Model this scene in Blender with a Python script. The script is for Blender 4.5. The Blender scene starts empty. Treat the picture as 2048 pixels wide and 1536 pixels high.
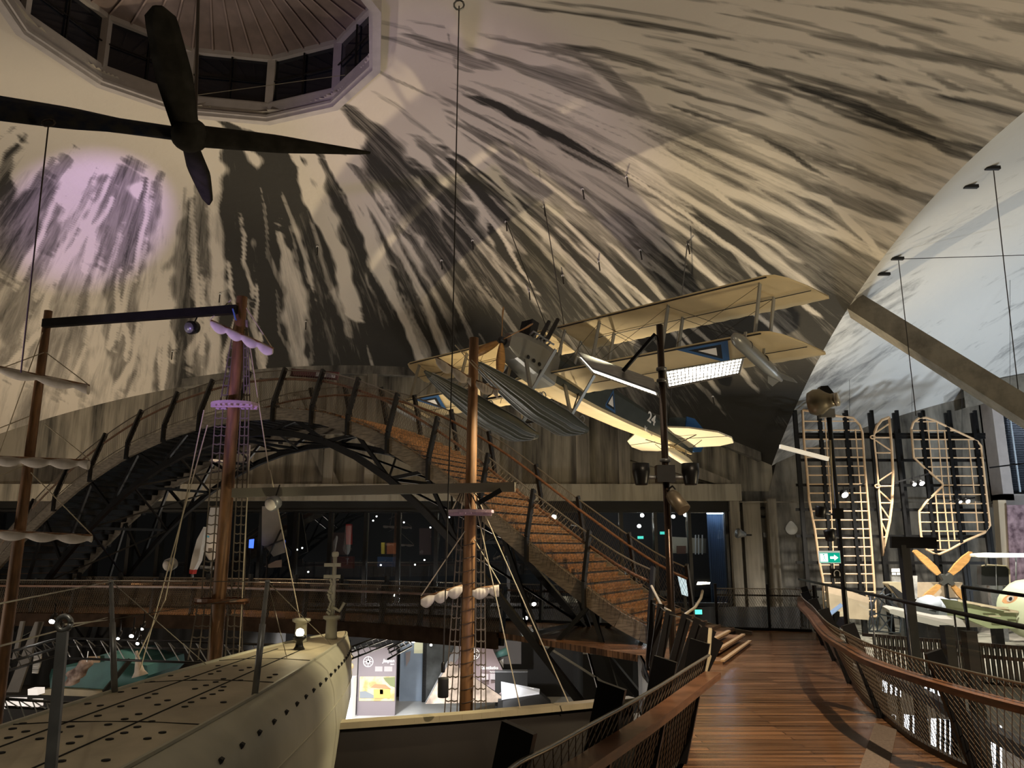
import bpy, math, random
import numpy as np
from mathutils import Vector, Matrix
random.seed(7)
C = bpy.context.scene.collection
R = math.radians
scn = bpy.context.scene

# ------------------------------------------------------------ camera
EYE = 1.9
PITCH = math.atan(327/1540)
cam = bpy.data.objects.new('camera', bpy.data.cameras.new('camera'))
C.objects.link(cam)
cam.location = (0, 0, EYE)
cam.rotation_euler = (R(90)+PITCH, 0, 0)
cam.data.sensor_width = 36
cam.data.lens = 1540/2048*36
cam.data.clip_start = .05; cam.data.clip_end = 400
scn.camera = cam
scn.view_settings.view_transform = 'Standard'
scn.view_settings.look = 'None'
scn.view_settings.gamma = 1
scn.view_settings.exposure = 0.3
cp, sp = math.cos(PITCH), math.sin(PITCH)

def at(px, py, Y):
    a = (px-1024)/1540; b = (768-py)/1540
    d = (a, cp-b*sp, sp+b*cp); t = Y/d[1]
    return Vector((a*t, Y, EYE+d[2]*t))
def atz(px, py, Z):
    a = (px-1024)/1540; b = (768-py)/1540
    d = (a, cp-b*sp, sp+b*cp); t = (Z-EYE)/d[2]
    return Vector((a*t, d[1]*t, Z))

# ------------------------------------------------------------ world and lights
w = bpy.data.worlds.new('world'); scn.world = w; w.use_nodes = True
w.node_tree.nodes['Background'].inputs[0].default_value = (.55, .48, .4, 1)
w.node_tree.nodes['Background'].inputs[1].default_value = .02

def area(name, loc, aim, size, power, col, spread=180):
    l = bpy.data.lights.new(name, 'AREA'); l.size = size; l.energy = power; l.color = col
    l.spread = R(spread)
    o = bpy.data.objects.new(name, l); C.objects.link(o); o.location = loc
    o.rotation_euler = (Vector(aim)-Vector(loc)).to_track_quat('-Z', 'Y').to_euler(); return o
def spot(name, loc, aim, power, col, angle, blend=.5, radius=.1):
    l = bpy.data.lights.new(name, 'SPOT'); l.energy = power; l.color = col
    l.spot_size = R(angle); l.spot_blend = blend; l.shadow_soft_size = radius
    o = bpy.data.objects.new(name, l); C.objects.link(o); o.location = loc
    o.rotation_euler = (Vector(aim)-Vector(loc)).to_track_quat('-Z', 'Y').to_euler(); return o
WARM = (1, .80, .55); CREAM = (1, .87, .71); PURPLE = (.62, .42, 1); COOL = (.80, .90, 1)
spot('dome_uplight', (4.6, 36.2, -2.6), (4.5, 16, 14.6), 7000, (1, .80, .50), 100, .4, .15)
area('dome_uplight', (-20, 12, -2), (-12, 24, 15), 1.2, 460, (1, .86, .71), 150)
area('dome_uplight', (-22, 33, -1), (-18, 30, 15), .8, 420, WARM, 150)
area('dome_uplight', (-3, 30, -3), (-4, 26, 15), 1.0, 130, CREAM, 150)
area('dome_uplight', (16, 9, -1.4), (4, 20, 15), 1.2, 620, (1, .80, .50), 150)  # extra unseen area light added to brighten the upper right of the dome
spot('purple_spot', (-1.0, 11.2, 5.6), (-15.6, 27.1, 14.0), 19000, PURPLE, 15, .7, .06)
spot('purple_spot', (-9, 4, -1), (-1.2, 24.5, 15.0), 2600, PURPLE, 30, .6, .12)
spot('wing_flood', (3.4, 12.6, 4.3), (3, 27, 8.6), 420, (1, .84, .58), 100, .6, .2)
spot('wing_flood', (2.0, 12.2, 3.6), (-3, 27, 8), 330, (1, .82, .55), 80, .6, .2)
area('gallery_uplight', (22, 27, -1), (20, 31, 12), 1.5, 560, COOL, 150)
area('gallery_uplight', (30, 33, 2), (24, 33, 12), 1.0, 220, COOL, 150)
spot('gallery_spot', (17, 31, 7), (16, 32, -1.6), 3500, (1, .93, .8), 100, .8, .2)
spot('gallery_spot', (13, 24, 6), (15.5, 29, -1.6), 5200, (1, .93, .82), 100, .8, .2)
spot('walkway_spot', (4.2, 3.5, 7.5), (3.0, 9.0, 0), 3300, (1, .78, .54), 62, .8, .08)
spot('walkway_spot', (1.0, 15.0, 8), (4.2, 14.0, 0), 1500, (.9, .88, 1), 50, .8, .08)
spot('stair_spot', (5.5, 12.0, 6.5), (-.4, 18.0, 2.2), 1300, (1, .66, .34), 70, .7, .1)
spot('deck_spot', (2.2, 13.0, 5.6), (-2.9, 13.2, .0), 1700, (1, .86, .55), 50, .7, .1)
spot('deck_spot', (-1.5, 2.0, 5.5), (-3.6, 7.5, 0), 170, (1, .88, .66), 80, .8, .1)
spot('exhibit_spot', (-7.2, 27, -1.0), (-8.0, 32.5, -4.4), 1100, (1, .95, .9), 90, .8, .1)
spot('exhibit_spot', (-1.5, 26, -1.0), (-1.8, 33.0, -4.2), 1100, (1, .95, .9), 90, .8, .1)

spot('sail_fill', (-3.2, 5.5, -1.5), (-8.2, 14.5, 3.2), 1500, (.86, .76, 1), 44, .8, .1)  # unseen lamp added to brighten the furled sails of the left mast
spot('sail_fill', (1.5, 7.0, -1.0), (-.9, 13.2, 2.2), 420, (.85, .74, .95), 40, .8, .1)
spot('purple_spot', (-2.6, 9.5, -.8), (-1.0, 13.4, 2.6), 260, (.6, .35, 1), 26, .7, .05)
spot('beam_spot', (-3.6, 12.3, 1.3), (-4.9, 13.7, 2.9), 30, (1, .88, .6), 70, .8, .05)
area('cross_walkway_fill', (-9, 23.8, 4.6), (-9, 23.8, 0), .5, 120, (1, .72, .45), 120)  # unseen area light added to brighten the cross walkway deck
spot('exhibit_spot', (-5.5, 30.0, -.8), (-5.5, 31.5, -4.9), 1500, (.95, .97, 1), 110, .7, .1)
spot('exhibit_spot', (-1.2, 30.2, -.8), (-2.0, 31.5, -4.9), 700, (.95, .97, 1), 100, .7, .1)
# ------------------------------------------------------------ materials
MATS = {}
def mat(name, col, rough=.6, metal=0, noise=0, scale=6, emit=0, bump=0, stretch=(1, 1, 1), col2=None, spec=None):
    if name in MATS: return MATS[name]
    m = bpy.data.materials.new(name); m.use_nodes = True; nt = m.node_tree; b = nt.nodes['Principled BSDF']
    b.inputs['Base Color'].default_value = (*col, 1); b.inputs['Roughness'].default_value = rough
    b.inputs['Metallic'].default_value = metal
    if spec is not None: b.inputs['Specular IOR Level'].default_value = spec
    if emit:
        b.inputs['Emission Color'].default_value = (*col, 1); b.inputs['Emission Strength'].default_value = emit
    if noise or bump:
        tc = nt.nodes.new('ShaderNodeTexCoord'); mp = nt.nodes.new('ShaderNodeMapping')
        mp.inputs['Scale'].default_value = stretch
        n = nt.nodes.new('ShaderNodeTexNoise'); n.inputs['Scale'].default_value = scale; n.inputs['Detail'].default_value = 6
        nt.links.new(tc.outputs['Object'], mp.inputs[0]); nt.links.new(mp.outputs[0], n.inputs['Vector'])
        if noise:
            r = nt.nodes.new('ShaderNodeValToRGB')
            c2 = col2 or tuple(x*(1-noise) for x in col)
            r.color_ramp.elements[0].position = .35; r.color_ramp.elements[0].color = (*c2, 1)
            r.color_ramp.elements[1].position = .65; r.color_ramp.elements[1].color = (*col, 1)
            nt.links.new(n.outputs['Fac'], r.inputs[0]); nt.links.new(r.outputs[0], b.inputs['Base Color'])
        if bump:
            bp = nt.nodes.new('ShaderNodeBump'); bp.inputs['Strength'].default_value = bump; bp.inputs['Distance'].default_value = .02
            nt.links.new(n.outputs['Fac'], bp.inputs['Height']); nt.links.new(bp.outputs[0], b.inputs['Normal'])
    MATS[name] = m; return m

black = mat('black_steel', (.012, .012, .013), .38, .3, noise=.4, scale=4)
blackm = mat('matt_black', (.010, .010, .010), .7)
steel = mat('grey_steel', (.30, .31, .32), .4, .6, noise=.25, scale=9)
rustwood = mat('rail_wood', (.20, .095, .05), .35, 0, noise=.5, scale=5, stretch=(1, 1, 6))
treadwood = mat('tread_wood', (.36, .19, .085), .5, 0, noise=.55, scale=5, stretch=(1, 1, 8))
greywood = mat('weathered_wood', (.20, .17, .13), .75, 0, noise=.5, scale=5, stretch=(1, 1, 7))
mastwood = mat('mast_wood', (.30, .15, .065), .55, 0, noise=.6, scale=3, stretch=(4, 4, .6), bump=.2)
rope = mat('pale_rope', (.55, .48, .36), .8)
darkrope = mat('dark_rope', (.06, .045, .04), .85)
wire = mat('wire', (.30, .27, .22), .35, .8)
netwire = mat('net_wire', (.16, .13, .095), .45, .5)
wired = mat('dark_wire', (.05, .045, .04), .5, .5)
canvas = mat('white_canvas', (.72, .66, .60), .85, noise=.15, scale=7)
linen = mat('doped_linen', (.66, .53, .31), .6, noise=.08, scale=2)
linend = mat('cream_float', (.66, .60, .46), .5)
fusegreen = mat('dark_green_grey', (.045, .053, .047), .5, noise=.2, scale=3)
floatgrey = mat('float_grey', (.055, .06, .048), .45, noise=.15, scale=3)
cowl = mat('cowl_grey', (.26, .265, .255), .35, .4)
strutgrey = mat('strut_grey', (.30, .29, .25), .5)
blue = mat('marking_blue', (.028, .10, .26), .5)
markblack = mat('marking_black', (.008, .008, .010), .5)
white = mat('marking_white', (.8, .78, .76), .5)
propwood = mat('laminated_wood', (.62, .33, .11), .35, noise=.3, scale=4, stretch=(1, 1, 5))
sailframe = mat('pale_spruce', (.72, .50, .30), .55, noise=.15, scale=6)
subgrey = mat('hull_paint', (.42, .40, .31), .5, noise=.18, scale=1.6, bump=.08, stretch=(1, 1, .5))
subdeck = mat('deck_paint', (.46, .40, .28), .6, noise=.28, scale=2.2, bump=.1, stretch=(1, .6, 1))
slot = mat('slot_black', (.006, .006, .006), .8)
shipbrown = mat('tarred_hull', (.013, .009, .0065), .5, noise=.3, scale=2)
gunw = mat('cream_gunwale', (.46, .40, .27), .45, noise=.15, scale=3)
lampon = mat('lamp_lens', (1, .96, .86), .3, emit=30)
ledon = mat('led_panel', (1, .95, .84), .3, emit=5)
purple_lit_wood = mat('purple_lit_top', (.55, .40, .50), .5, noise=.1)  # wood with the purple lamp glow put into its colour

# ------------------------------------------------------------ mesh helper
class MB:
    def __init__(s): s.v = []; s.f = []; s.sm = []
    def add(s, vs, fs, smooth=False):
        n = len(s.v); s.v += [tuple(v) for v in vs]; s.f += [tuple(i+n for i in f) for f in fs]; s.sm += [smooth]*len(fs); return s
    def box(s, c, size, rz=0, M=None):
        c = Vector(c); h = [x/2 for x in size]; rot = M or Matrix.Rotation(rz, 3, 'Z')
        vs = [c+rot@Vector((sx*h[0], sy*h[1], sz*h[2])) for sx in (-1, 1) for sy in (-1, 1) for sz in (-1, 1)]
        return s.add(vs, [(0, 1, 3, 2), (4, 6, 7, 5), (0, 4, 5, 1), (2, 3, 7, 6), (0, 2, 6, 4), (1, 5, 7, 3)])
    def bar(s, p, q, w, h, up=(0, 0, 1)):
        p = Vector(p); q = Vector(q); d = (q-p)
        if d.length < 1e-6: return s
        d.normalize(); u = Vector(up); r = d.cross(u)
        if r.length < 1e-3: r = d.cross(Vector((0, 1, 0)))
        r.normalize(); u = r.cross(d).normalized()
        vs = [a+r*x*w/2+u*y*h/2 for a in (p, q) for x, y in ((-1, -1), (1, -1), (1, 1), (-1, 1))]
        return s.add(vs, [(0, 3, 2, 1), (4, 5, 6, 7), (0, 1, 5, 4), (1, 2, 6, 5), (2, 3, 7, 6), (3, 0, 4, 7)])
    def tube(s, pts, r, n=8, cap=True):
        pts = [Vector(p) for p in pts]; rs = r if isinstance(r, (list, tuple)) else [r]*len(pts)
        vs = []; L = len(pts); prev = None
        for i, p in enumerate(pts):
            d = (pts[min(i+1, L-1)]-pts[max(i-1, 0)])
            if d.length < 1e-9: d = Vector((0, 0, 1))
            d.normalize()
            if prev is None: a = d.orthogonal().normalized()
            else:
                a = prev-d*prev.dot(d); a = a.normalized() if a.length > 1e-6 else d.orthogonal().normalized()
            prev = a; b = d.cross(a)
            for k in range(n):
                t = 2*math.pi*k/n; vs.append(p+(a*math.cos(t)+b*math.sin(t))*rs[i])
        fs = [(i*n+k, i*n+(k+1) % n, (i+1)*n+(k+1) % n, (i+1)*n+k) for i in range(L-1) for k in range(n)]
        if cap: fs += [tuple(range(n-1, -1, -1)), tuple((L-1)*n+k for k in range(n))]
        return s.add(vs, fs, n > 5)
    def lathe(s, prof, c=(0, 0, 0), axis=(0, 0, 1), n=20):
        ax = Vector(axis).normalized(); a = ax.orthogonal().normalized(); b = ax.cross(a); c = Vector(c)
        vs = [c+ax*z+(a*math.cos(2*math.pi*k/n)+b*math.sin(2*math.pi*k/n))*max(r, 1e-4) for r, z in prof for k in range(n)]
        L = len(prof)
        fs = [(i*n+k, i*n+(k+1) % n, (i+1)*n+(k+1) % n, (i+1)*n+k) for i in range(L-1) for k in range(n)]
        fs += [tuple(range(n-1, -1, -1)), tuple((L-1)*n+k for k in range(n))]
        return s.add(vs, fs, True)
    def prism(s, poly, d):
        d = Vector(d); n = len(poly); P = [Vector(p) for p in poly]
        return s.add(P+[p+d for p in P], [tuple(range(n-1, -1, -1)), tuple(range(n, 2*n))]+[(i, (i+1) % n, n+(i+1) % n, n+i) for i in range(n)])
    def grid(s, rows, closed=False, smooth=True):
        m = len(rows[0]); vs = [p for r in rows for p in r]
        fs = [(i*m+k, i*m+(k+1) % m, (i+1)*m+(k+1) % m, (i+1)*m+k) for i in range(len(rows)-1) for k in range(m if closed else m-1)]
        return s.add(vs, fs, smooth)
    def build(s, name, m, parent=None, loc=None, raw=False):
        me = bpy.data.meshes.new(name)
        off = Vector((0, 0, 0))
        o = bpy.data.objects.new(name, me); C.objects.link(o)
        if parent is not None:
            o.parent = parent
            if not raw:
                q = parent
                while q is not None: off += q.location; q = q.parent
        else:
            if loc is None:
                a = np.array([tuple(v) for v in s.v]); lo = a.min(0); hi = a.max(0)
                loc = ((lo[0]+hi[0])/2, (lo[1]+hi[1])/2, lo[2])
            off = Vector(loc); o.location = off
        me.from_pydata([(v[0]-off[0], v[1]-off[1], v[2]-off[2]) for v in s.v], [], s.f)
        me.polygons.foreach_set('use_smooth', s.sm)
        me.materials.append(m); me.update(); return o

def tag(o, label, cat, group=None, kind=None):
    o['label'] = label; o['category'] = cat
    if group: o['group'] = group
    if kind: o['kind'] = kind
    return o
def struct(o, label=None):
    o['kind'] = 'structure'
    if label: o['label'] = label
    return o
def thing(name, label, cat, loc, group=None):
    o = bpy.data.objects.new(name, None); C.objects.link(o); o.location = loc; o.empty_display_size = .2
    return tag(o, label, cat, group)
def copy_tree(o, parent=None):
    c = o.copy(); C.objects.link(c)
    if parent is not None: c.parent = parent
    for ch in list(o.children): copy_tree(ch, c)
    return c
def text_obj(txt, name, m, parent, M, size, bold=False, align='LEFT'):
    cu = bpy.data.curves.new(name, 'FONT'); cu.body = txt; cu.size = size; cu.extrude = .004; cu.align_x = align
    if bold: cu.offset = size*.02
    t = bpy.data.objects.new(name, cu); me = bpy.data.meshes.new_from_object(t); bpy.data.objects.remove(t)
    me.materials.clear(); me.materials.append(m)
    o = bpy.data.objects.new(name, me); C.objects.link(o); o.parent = parent; o.matrix_local = M; return o
def lerp(a, b, t): return Vector(a)*(1-t)+Vector(b)*t
def path_pts(pts, step):
    P = [Vector(p) for p in pts]; out = []; 
    L = [0]
    for a, b in zip(P, P[1:]): L.append(L[-1]+(b-a).length)
    n = max(1, round(L[-1]/step))
    for i in range(n+1):
        t = L[-1]*i/n; j = min(len(P)-2, max(k for k in range(len(L)) if L[k] <= t+1e-6) if t < L[-1] else len(P)-2)
        j = min(j, len(P)-2); out.append(P[j].lerp(P[j+1], (t-L[j])/max(1e-9, L[j+1]-L[j])))
    return out
def smooth_path(pts, n=8):
    P = [Vector(p) for p in pts]; Q = [P[0]*2-P[1]]+P+[P[-1]*2-P[-2]]; out = []
    for i in range(1, len(Q)-2):
        for k in range(n):
            t = k/n; a, b, c_, d = Q[i-1], Q[i], Q[i+1], Q[i+2]
            out.append(.5*((2*b)+(c_-a)*t+(2*a-5*b+4*c_-d)*t*t+(3*b-a-3*c_+d)*t**3))
    out.append(P[-1]); return out
def net(mb, low, high, cells, r, n=3, ratio=None):
    """diagonal wire netting between two polylines of equal length"""
    L = len(low)-1; D = (low[0]-high[0]).length
    def S(u, v):
        u = min(max(u, 0), 1)*L; i = min(int(u), L-1); t = u-i
        return low[i].lerp(low[i+1], t).lerp(high[i].lerp(high[i+1], t), v)
    tot = sum((a-b).length for a, b in zip(low, low[1:]))
    du = (ratio or 1)*D/tot; cu = max(1, round(1/ (du/cells)))
    k0 = int(du*cu)+1
    for k in range(-k0, cu+1):
        for sgn in (0, 1):
            u0 = k/cu; u1 = u0+du; m = 6; pts = []
            for j in range(m+1):
                t = j/m; u = u0+(u1-u0)*t
                if -1e-6 <= u <= 1+1e-6: pts.append(S(u, t if sgn == 0 else 1-t))
            if len(pts) > 1: mb.tube(pts, r, n, cap=False)
    return mb
# ------------------------------------------------------------ soot and damp stains of the dome: (radius, angle) about the crown, half width in metres, darkness
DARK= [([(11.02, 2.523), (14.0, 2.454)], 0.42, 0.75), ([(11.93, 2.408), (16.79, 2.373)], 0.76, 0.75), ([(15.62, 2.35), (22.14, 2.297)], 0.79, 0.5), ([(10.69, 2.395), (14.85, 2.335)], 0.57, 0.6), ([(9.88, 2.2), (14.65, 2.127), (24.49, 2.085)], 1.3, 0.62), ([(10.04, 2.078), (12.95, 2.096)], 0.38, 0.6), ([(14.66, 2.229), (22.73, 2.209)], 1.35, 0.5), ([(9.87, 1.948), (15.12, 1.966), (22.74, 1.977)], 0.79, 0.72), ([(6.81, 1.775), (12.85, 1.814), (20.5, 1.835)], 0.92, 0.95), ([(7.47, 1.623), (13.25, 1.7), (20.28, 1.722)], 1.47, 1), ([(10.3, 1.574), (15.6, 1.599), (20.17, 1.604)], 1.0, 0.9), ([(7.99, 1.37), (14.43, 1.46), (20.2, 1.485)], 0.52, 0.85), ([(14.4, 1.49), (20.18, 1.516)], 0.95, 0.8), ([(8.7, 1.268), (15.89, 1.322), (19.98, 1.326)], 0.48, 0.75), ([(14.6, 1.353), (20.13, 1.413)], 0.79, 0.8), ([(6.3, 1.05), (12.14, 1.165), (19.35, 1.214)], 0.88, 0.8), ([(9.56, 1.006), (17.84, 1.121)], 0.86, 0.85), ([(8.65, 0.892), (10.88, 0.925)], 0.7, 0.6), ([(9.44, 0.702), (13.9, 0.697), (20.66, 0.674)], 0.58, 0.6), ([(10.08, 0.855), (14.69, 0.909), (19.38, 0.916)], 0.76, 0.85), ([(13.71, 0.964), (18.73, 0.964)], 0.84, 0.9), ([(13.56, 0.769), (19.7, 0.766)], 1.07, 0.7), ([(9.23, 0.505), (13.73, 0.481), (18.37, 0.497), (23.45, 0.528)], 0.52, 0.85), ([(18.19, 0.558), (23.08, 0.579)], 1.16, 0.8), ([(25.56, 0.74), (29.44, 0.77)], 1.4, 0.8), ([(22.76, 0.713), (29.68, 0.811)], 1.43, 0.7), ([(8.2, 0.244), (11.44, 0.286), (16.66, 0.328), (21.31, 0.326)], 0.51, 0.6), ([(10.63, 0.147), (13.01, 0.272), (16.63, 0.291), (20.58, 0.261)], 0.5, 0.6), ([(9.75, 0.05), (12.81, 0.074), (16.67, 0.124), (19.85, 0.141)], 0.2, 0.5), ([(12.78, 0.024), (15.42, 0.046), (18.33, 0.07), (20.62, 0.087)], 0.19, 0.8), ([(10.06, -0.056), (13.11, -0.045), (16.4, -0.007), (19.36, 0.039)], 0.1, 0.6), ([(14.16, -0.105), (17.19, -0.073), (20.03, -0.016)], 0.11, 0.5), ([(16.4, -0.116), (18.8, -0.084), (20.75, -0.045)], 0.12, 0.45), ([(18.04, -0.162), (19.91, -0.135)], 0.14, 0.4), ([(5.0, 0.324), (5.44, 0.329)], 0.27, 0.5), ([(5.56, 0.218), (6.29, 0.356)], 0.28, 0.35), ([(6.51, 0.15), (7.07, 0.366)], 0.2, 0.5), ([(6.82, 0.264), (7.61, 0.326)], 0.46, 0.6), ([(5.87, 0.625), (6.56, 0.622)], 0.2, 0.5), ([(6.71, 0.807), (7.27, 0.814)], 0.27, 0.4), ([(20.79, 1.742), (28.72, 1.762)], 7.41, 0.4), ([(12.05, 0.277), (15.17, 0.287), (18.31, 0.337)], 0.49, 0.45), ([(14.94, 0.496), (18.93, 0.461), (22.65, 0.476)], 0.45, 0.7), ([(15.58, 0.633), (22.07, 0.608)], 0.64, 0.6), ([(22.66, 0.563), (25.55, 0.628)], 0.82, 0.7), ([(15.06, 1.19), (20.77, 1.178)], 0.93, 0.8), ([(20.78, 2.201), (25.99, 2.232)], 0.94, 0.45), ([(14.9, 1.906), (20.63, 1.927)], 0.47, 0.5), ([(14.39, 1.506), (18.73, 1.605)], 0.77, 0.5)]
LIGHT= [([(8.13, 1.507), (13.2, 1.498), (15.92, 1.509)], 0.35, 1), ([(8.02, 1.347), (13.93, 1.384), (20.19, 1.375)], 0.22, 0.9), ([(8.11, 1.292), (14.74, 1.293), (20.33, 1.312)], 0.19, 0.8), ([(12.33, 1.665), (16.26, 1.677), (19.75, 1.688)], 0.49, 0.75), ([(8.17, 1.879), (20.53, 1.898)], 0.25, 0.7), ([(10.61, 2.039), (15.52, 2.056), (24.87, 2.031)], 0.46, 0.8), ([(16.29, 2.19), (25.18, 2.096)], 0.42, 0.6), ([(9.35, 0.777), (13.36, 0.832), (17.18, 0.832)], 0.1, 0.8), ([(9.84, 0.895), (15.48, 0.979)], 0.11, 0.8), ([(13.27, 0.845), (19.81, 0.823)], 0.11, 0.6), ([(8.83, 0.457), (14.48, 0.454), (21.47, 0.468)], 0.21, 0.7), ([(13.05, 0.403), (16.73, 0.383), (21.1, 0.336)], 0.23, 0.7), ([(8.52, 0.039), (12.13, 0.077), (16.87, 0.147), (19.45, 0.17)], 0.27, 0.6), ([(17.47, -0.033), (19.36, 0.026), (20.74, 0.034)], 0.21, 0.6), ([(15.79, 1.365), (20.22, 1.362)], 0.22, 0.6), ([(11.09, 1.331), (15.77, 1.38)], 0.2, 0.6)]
XC, YC = -8.3, 17.9
def dome_z(x, y, xc=XC):
    u = (x-xc)/21.15; v = (y-YC)/20.2
    return 16.4-3.8*u*u-5.84*v*v-.9*u*u*v*v
def wob(t, k, ph): return np.sin(t*k+ph)*.5+np.sin(t*k*2.3+ph*1.7)*.3+np.sin(t*k*5.1+ph*2.9)*.2
def streak(Rr, Th, data):
    out = np.zeros_like(Rr)
    for i, (pts, hw, d) in enumerate(data):
        rs = np.array([p[0] for p in pts]); ts = np.array([p[1] for p in pts])
        o = np.argsort(rs); rs = rs[o]; ts = ts[o]
        rc = np.clip(Rr, rs[0], rs[-1])
        th = np.interp(rc, rs, ts)
        lat = (Th-th)*Rr+wob(Rr, 1.1, i*1.3)*hw*.35
        wd = np.maximum(.09, hw)*(1+.35*wob(Rr, .9, i*2.1))*(.45+.55*np.clip((Rr-rs[0])/2.5, 0, 1))
        ragged = wob(Th*Rr, 3.2, i)*.6
        over = np.maximum(rs[0]-Rr+ragged, 0)+np.maximum(Rr-rs[-1]+ragged, 0)
        e = np.sqrt((lat/np.maximum(wd, .085))**2+(over/1.1)**2)
        k = np.clip((1.35-e)/.7, 0, 1); out = np.maximum(out, d*k*k*(3-2*k))
    return out
def dome_mesh(name, x0, x1, y0, y1, step, xc, own):
    nx = int((x1-x0)/step)+1; ny = int((y1-y0)/step)+1
    X, Y = np.meshgrid(np.linspace(x0, x1, nx), np.linspace(y0, y1, ny)); Z = dome_z(X, Y, xc)
    Rr = np.hypot(X-xc, Y-YC); Th = np.arctan2(Y-YC, X-xc)
    if own:
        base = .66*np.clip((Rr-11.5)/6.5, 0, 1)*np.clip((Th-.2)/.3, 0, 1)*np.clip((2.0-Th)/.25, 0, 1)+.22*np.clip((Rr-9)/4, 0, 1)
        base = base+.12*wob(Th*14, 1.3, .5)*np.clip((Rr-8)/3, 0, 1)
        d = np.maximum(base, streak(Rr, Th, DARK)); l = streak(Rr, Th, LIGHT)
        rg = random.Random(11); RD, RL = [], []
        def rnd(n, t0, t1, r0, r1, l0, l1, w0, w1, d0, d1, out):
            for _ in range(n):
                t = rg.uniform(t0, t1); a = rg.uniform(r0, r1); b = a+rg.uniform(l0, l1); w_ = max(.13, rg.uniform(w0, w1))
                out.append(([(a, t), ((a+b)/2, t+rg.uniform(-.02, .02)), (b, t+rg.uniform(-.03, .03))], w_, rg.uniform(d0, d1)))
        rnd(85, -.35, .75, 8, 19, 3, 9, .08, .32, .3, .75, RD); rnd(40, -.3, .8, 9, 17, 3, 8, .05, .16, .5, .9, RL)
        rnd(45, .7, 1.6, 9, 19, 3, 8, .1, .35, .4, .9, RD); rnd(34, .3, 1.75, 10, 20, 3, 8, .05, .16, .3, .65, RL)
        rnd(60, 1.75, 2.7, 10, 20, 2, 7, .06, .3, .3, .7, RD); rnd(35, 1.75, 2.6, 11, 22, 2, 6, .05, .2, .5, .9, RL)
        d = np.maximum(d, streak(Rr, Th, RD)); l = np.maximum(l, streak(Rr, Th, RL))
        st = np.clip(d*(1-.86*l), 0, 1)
    else:
        st = .22+.14*wob(Th*9, 1.7, 2.0)+.30*np.clip((Rr-21)/5, 0, 1)
        st = np.clip(st, 0, 1)
    keep = np.ones((ny-1, nx-1), bool)
    if own:
        xm = (X[:-1, :-1]+X[1:, 1:])/2; ym = (Y[:-1, :-1]+Y[1:, 1:])/2
        keep = np.hypot(xm-LX, ym-LY) > 4.75
    idx = np.arange(nx*ny).reshape(ny, nx)
    f = np.stack([idx[:-1, :-1], idx[1:, :-1], idx[1:, 1:], idx[:-1, 1:]], -1)[keep]
    me = bpy.data.meshes.new(name); me.from_pydata(np.stack([X, Y, Z], -1).reshape(-1, 3).tolist(), [], f.tolist())
    a = me.attributes.new('stain', 'FLOAT', 'POINT'); a.data.foreach_set('value', st.ravel().astype(np.float32))
    b = me.attributes.new('polar', 'FLOAT_VECTOR', 'POINT')
    b.data.foreach_set('vector', np.stack([Th*18, Rr, np.zeros_like(Rr)], -1).astype(np.float32).ravel())
    me.polygons.foreach_set('use_smooth', [True]*len(me.polygons)); me.update()
    o = bpy.data.objects.new(name, me); C.objects.link(o); return o
def dome_material(name, plaster, soot, amp, sx, sy, lo, hi):
    m = bpy.data.materials.new(name); m.use_nodes = True; nt = m.node_tree; b = nt.nodes['Principled BSDF']; N = nt.nodes.new; K = nt.links.new
    b.inputs['Roughness'].default_value = .85
    a = N('ShaderNodeAttribute'); a.attribute_name = 'stain'; p = N('ShaderNodeAttribute'); p.attribute_name = 'polar'
    def noise(scale, det=8, rough=.6, dist=.6):
        mp = N('ShaderNodeMapping'); mp.inputs['Scale'].default_value = scale; K(p.outputs['Vector'], mp.inputs[0])
        n = N('ShaderNodeTexNoise'); n.inputs['Scale'].default_value = 1; n.inputs['Detail'].default_value = det
        n.inputs['Roughness'].default_value = rough; n.inputs['Distortion'].default_value = dist; K(mp.outputs[0], n.inputs['Vector']); return n
    def math_(op, x, y):
        q = N('ShaderNodeMath'); q.operation = op
        for i, v in enumerate((x, y)):
            if isinstance(v, (int, float)): q.inputs[i].default_value = v
            else: K(v, q.inputs[i])
        return q.outputs[0]
    n1 = noise((sx, sy, 1)); n2 = noise((sx*.33, sy*.45, 1), 6); n3 = noise((sx*3.5, sy*2.2, 1), 5, .7)
    s_ = math_('ADD', a.outputs['Fac'], math_('MULTIPLY', math_('SUBTRACT', n1.outputs['Fac'], .5), amp))
    s_ = math_('ADD', s_, math_('MULTIPLY', math_('SUBTRACT', n2.outputs['Fac'], .5), amp*.9))
    s_ = math_('ADD', s_, math_('MULTIPLY', math_('SUBTRACT', n3.outputs['Fac'], .5), amp*1.15))
    r = N('ShaderNodeValToRGB'); e = r.color_ramp.elements
    e[0].position = lo; e[0].color = (*plaster, 1); e[1].position = hi; e[1].color = (*soot, 1)
    q = r.color_ramp.elements.new((lo+hi)/2); q.color = tuple(.42*x+.58*y for x, y in zip(plaster, soot))+(1,)
    K(s_, r.inputs[0]); K(r.outputs[0], b.inputs['Base Color'])
    g = N('ShaderNodeTexNoise'); g.inputs['Scale'].default_value = 2.2; g.inputs['Detail'].default_value = 8
    tc = N('ShaderNodeTexCoord'); K(tc.outputs['Object'], g.inputs['Vector'])
    bp = N('ShaderNodeBump'); bp.inputs['Strength'].default_value = .35; bp.inputs['Distance'].default_value = .08
    K(g.outputs['Fac'], bp.inputs['Height']); K(bp.outputs[0], b.inputs['Normal'])
    return m
LX, LY, LR = -8.55, 18.28, 5.0
ceil = dome_mesh('ceiling', -29.45, 12.85, -2.3, 38.1, .085, XC, True)
ceil.data.materials.append(dome_material('sooty_plaster', (.64, .585, .51), (.028, .026, .022), .62, 1.2, .16, .22, .84))
struct(ceil, 'soot-streaked concrete shell of the near dome around the lantern')
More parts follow.
